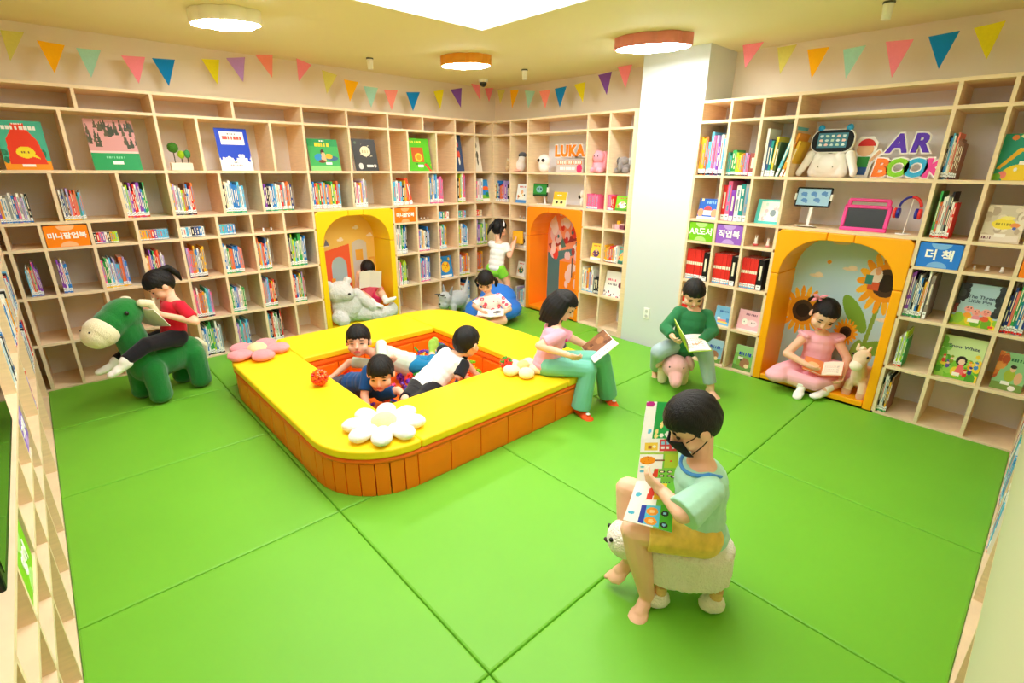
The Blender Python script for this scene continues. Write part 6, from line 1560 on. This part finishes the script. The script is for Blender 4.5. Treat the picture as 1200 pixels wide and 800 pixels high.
b = MB(); b.tube([(0, 0, .004), (0.012, 0, .24)], .003, n=8); b.obj('stand_rod', t, WH); b = MB(); b.tube([(0, 0, 0), (0, 0, .006)], .045, n=20); b.obj('stand_base', t, WH)
cv = Canvas(36, 22, '#2f8f3a'); cv.ell(.5, .55, .22, .3, '#7fb8c0'); cv.ell(.42, .6, .06, .1, '#1f4a5a'); cv.ell(.6, .6, .06, .1, '#1f4a5a'); cv.rect(0, 0, 1, .15, '#1f5a2a')
t = tablet('B', 4.64, .10, 1.42, .27, .15, cv, .05, 'small tablet with green picture above the orange niche', mat('tablet_black', '#1a1d22', .55, spec=.15), .012)
b = MB(); b.tube([(.20, .02, .02), (.20, .05, -.085)], .011, n=10); b.obj('stand_post', t, WH); b = MB(); b.box((.13, -.03, -.094), (.29, .12, -.086)); b.obj('stand_base', t, WH, bevel=.003); b = MB(); b.box((.262, -.006, .05), (.285, .02, .11)); b.obj('clamp', t, WH, bevel=.003)

# ---- plush toys and figurines on the shelves
def shelf_plush(w, u, d, row, parts, label, cat='plush toy', name='plush_toy', z=None):
    """parts: list of (part name, material, [(centre, radii)], in local x right, y back, z up)"""
    z = ROWZ[row] + .0118 if z is None else z
    t = thing_m(name, label, cat, place(w, u, d, z))
    for pn, m, els, vx in parts:
        o = blob_obj(pn, [P_ell(c, r) for c, r in els], m, t, vx, 2)
    return t
PKP = plush('bunny_pink', '#f6a9bf'); GRY = plush('ele_grey', '#8e8784'); WHP = plush('snow', '#f2efec')
def fig(w, u, d, z, label, cols, s=1.0, ears=True, name='figurine'):
    pr = [('figure_body', mat('fig_' + cols[0][1:], cols[0], .5), [((0, 0, .022 * s), (.018 * s, .015 * s, .022 * s)), ((0, 0, .052 * s), (.016 * s, .015 * s, .016 * s))] + ([((-.008 * s, 0, .078 * s), (.005 * s, .005 * s, .018 * s)), ((.008 * s, 0, .078 * s), (.005 * s, .005 * s, .018 * s))] if ears else []), .004)]
    if len(cols) > 1: pr.append(('figure_base', mat('fig_' + cols[1][1:], cols[1], .5), [((0, 0, .012 * s), (.024 * s, .020 * s, .012 * s))], .004))
    return shelf_plush(w, u, d, 4, pr, label, 'figurine', name, z)
shelf_plush('B', 3.65, .16, 2, [('plush_body', PKP, [((0, 0, .07), (.10, .08, .075)), ((-.07, -.06, .03), (.045, .05, .03)), ((.06, -.06, .03), (.045, .05, .03))], .007), ('head', PKP, [((.02, -.03, .165), (.075, .07, .065))], .007), ('ear', PKP, [((-.07, -.01, .14), (.035, .03, .085)), ((-.03, .0, .21), (.05, .03, .03))], .007), ('ear', PKP, [((.09, -.01, .13), (.03, .03, .075)), ((.07, .0, .20), (.03, .03, .03))], .007), ('eye', BLK, [((0, -.098, .175), (.007, .007, .008)), ((.045, -.096, .175), (.007, .007, .008))], .003)], 'pink plush rabbit with long drooping ears on shelf')
shelf_plush('B', 3.31, .16, 2, [('plush_body', GRY, [((.0, 0, .06), (.08, .07, .06)), ((-.05, -.05, .03), (.04, .045, .03)), ((.05, -.05, .03), (.04, .045, .03))], .007), ('head', GRY, [((.0, -.03, .12), (.06, .055, .05)), ((0, -.09, .07), (.022, .03, .05))], .006), ('ear', plush('ele_pale', '#c9ced6'), [((.07, -.01, .125), (.035, .014, .04))], .005), ('ear', plush('ele_dark', '#6d6663'), [((-.07, -.01, .125), (.035, .014, .04))], .005)], 'small grey plush elephant beside the white column')
shelf_plush('B', 4.87, .13, 2, [('plush_body', WHP, [((0, 0, .08), (.062, .06, .08)), ((.03, -.01, .15), (.045, .045, .06))], .006), ('head', plush('penguin_dark', '#5a6068'), [((.03, 0, .20), (.05, .05, .035))], .006), ('foot', plush('peach', '#f2b8a8'), [((-.02, -.04, .015), (.05, .04, .016))], .005), ('eye', BLK, [((.02, -.05, .19), (.01, .008, .01)), ((.05, -.05, .19), (.01, .008, .01))], .003)], 'white and grey plush penguin left of the robot')
shelf_plush('B', 5.13, .14, 2, [('plush_body', plush('tan', '#d8bd93'), [((0, 0, .04), (.04, .035, .04)), ((.01, 0, .10), (.028, .026, .035))], .005), ('ear', plush('tan2', '#eadcc2'), [((.0, 0, .145), (.012, .012, .025)), ((.03, 0, .14), (.012, .012, .025))], .004)], 'small tan plush rabbit in the far corner shelf')
shelf_plush('B', 4.455, .12, 2, [('robot_body', WH, [((0, 0, .06), (.072, .06, .062)), ((0, 0, .13), (.09, .065, .075))], .006), ('eye', BLK, [((-.035, -.056, .135), (.026, .014, .02)), ((.035, -.056, .135), (.026, .014, .02))], .004)], 'white owl robot with two dark eyes', 'robot', 'owl_robot')
shelf_plush('B', 3.885, .2, 3, [('robot_body', WH, [((0, 0, .05), (.035, .05, .055)), ((0, 0, .14), (.038, .05, .05))], .006), ('eye', BLK, [((-.03, -.03, .11), (.014, .02, .025))], .004)], 'small white owl robot at niche shelf end', 'robot', 'owl_robot')
t = thing('planter_box', 'white planter box with three miniature trees', 'plant', tuple(wp('A', 1.04, .12, 1.7015)))
b = MB(); b.box((.955, 5.37, 1.7015), (1.12, 5.43, 1.765)); b.obj('planter', t, mat('planter_white', '#efe4d2', .5), bevel=.004)
for x, zt, r, c in ((.995, 1.875, .042, '#3f7a24'), (1.048, 1.825, .026, '#a3c81e'), (1.095, 1.83, .026, '#4aa05a')):
    b = MB(); b.tube([(x, 5.40, 1.76), (x, 5.40, zt)], .004, n=6); b.obj('stem', t, mat('stem_brown', '#5a4a30', .8))
    fuzzy(blob_obj('foliage', [P_ell((x, 5.40, zt + r * .3), (r, r, r * (1 if r > .03 else 1.3)))], mat('leaf_' + c[1:], c, .8, bump=.8, bscale=80), t, .005, 1), .010, .01)
fig('A', 1.625, .10, 1.1315, 'white figurine left of the pair beside the yellow niche', ['#f2f0ee'], .55, False); fig('A', 1.70, .10, 1.1315, 'dark-spotted white figurine beside the yellow niche', ['#dcdad8', '#4a4a4a'], .55, False)
for k, u in enumerate((3.47, 3.52, 3.57)): fig('A', u, .12, 1.1315, '%s small white figurine right of small orange sign' % ORD[k + 1], ['#f2f0ee', '#6a6a6a'], .5, False)
fig('C', 1.775, .09, 1.1315, 'white rabbit figurine with red base beside purple sign', ['#f6f2f0', '#e2545a'], 1.0); fig('C', 1.675, .09, 1.1315, 'white and red cat figurine above the red books', ['#f6f2f0', '#e88a92'], .8)
fig('C', .345, .11, 1.1315, 'leftmost tiny white figurine right of the blue sign', ['#f2f0ee'], .5, False); fig('C', .28, .11, 1.1315, 'middle tiny white figurine right of the blue sign', ['#f2f0ee', '#eadfda'], .6, False); fig('C', .21, .11, 1.1315, 'rightmost tiny white figurine right of the blue sign', ['#f2f0ee', '#d8d2ce'], .6, False)
fig('B', 4.84, .1, 1.1315, 'tiny white figurine left of the orange niche', ['#f2f0ee', '#5a5a5a'], .5, False); fig('B', 4.77, .1, 1.1315, 'tiny grey figurine left of the orange niche', ['#c9c6c4', '#8a8a8a'], .5, False)
t = thing_m('toy_house', 'small yellow and pink toy house near the white column', 'toy', place('B', 3.36, .08, 1.1315))
for nm, lo, hi, c in (('house_block', (.03, 0, 0), (.09, .05, .05), '#f2b8c4'), ('house_block', (.05, .01, .05), (.085, .04, .085), '#f4c43a'), ('house_block', (.10, 0, 0), (.15, .05, .045), '#8a4a5e'), ('house_roof', (.095, -.003, .045), (.155, .053, .055), '#f4e2e2'), ('chimney', (-.01, .01, 0), (.005, .03, .045), '#e8d6d2')):
    b = MB(); b.box(lo, hi); b.obj(nm, t, mat('house_' + c[1:], c, .5), bevel=.003)

# ---- black screen on the near left bookcase
t = thing('television', 'black-framed screen on the near left bookcase', 'television', (XD + .01, 1.9, .84))
b = MB(); b.box((XD - .03, 1.38, .86), (XD + .012, 2.44, 1.55)); b.obj('screen_frame', t, mat('tv_black', '#15161a', .35), bevel=.006)
b = MB(); b.box((XD + .0125, 1.41, .89), (XD + .0135, 2.41, 1.52)); b.obj('screen_glass', t, mat('tv_glass', '#0c0f0e', .06, spec=.7))
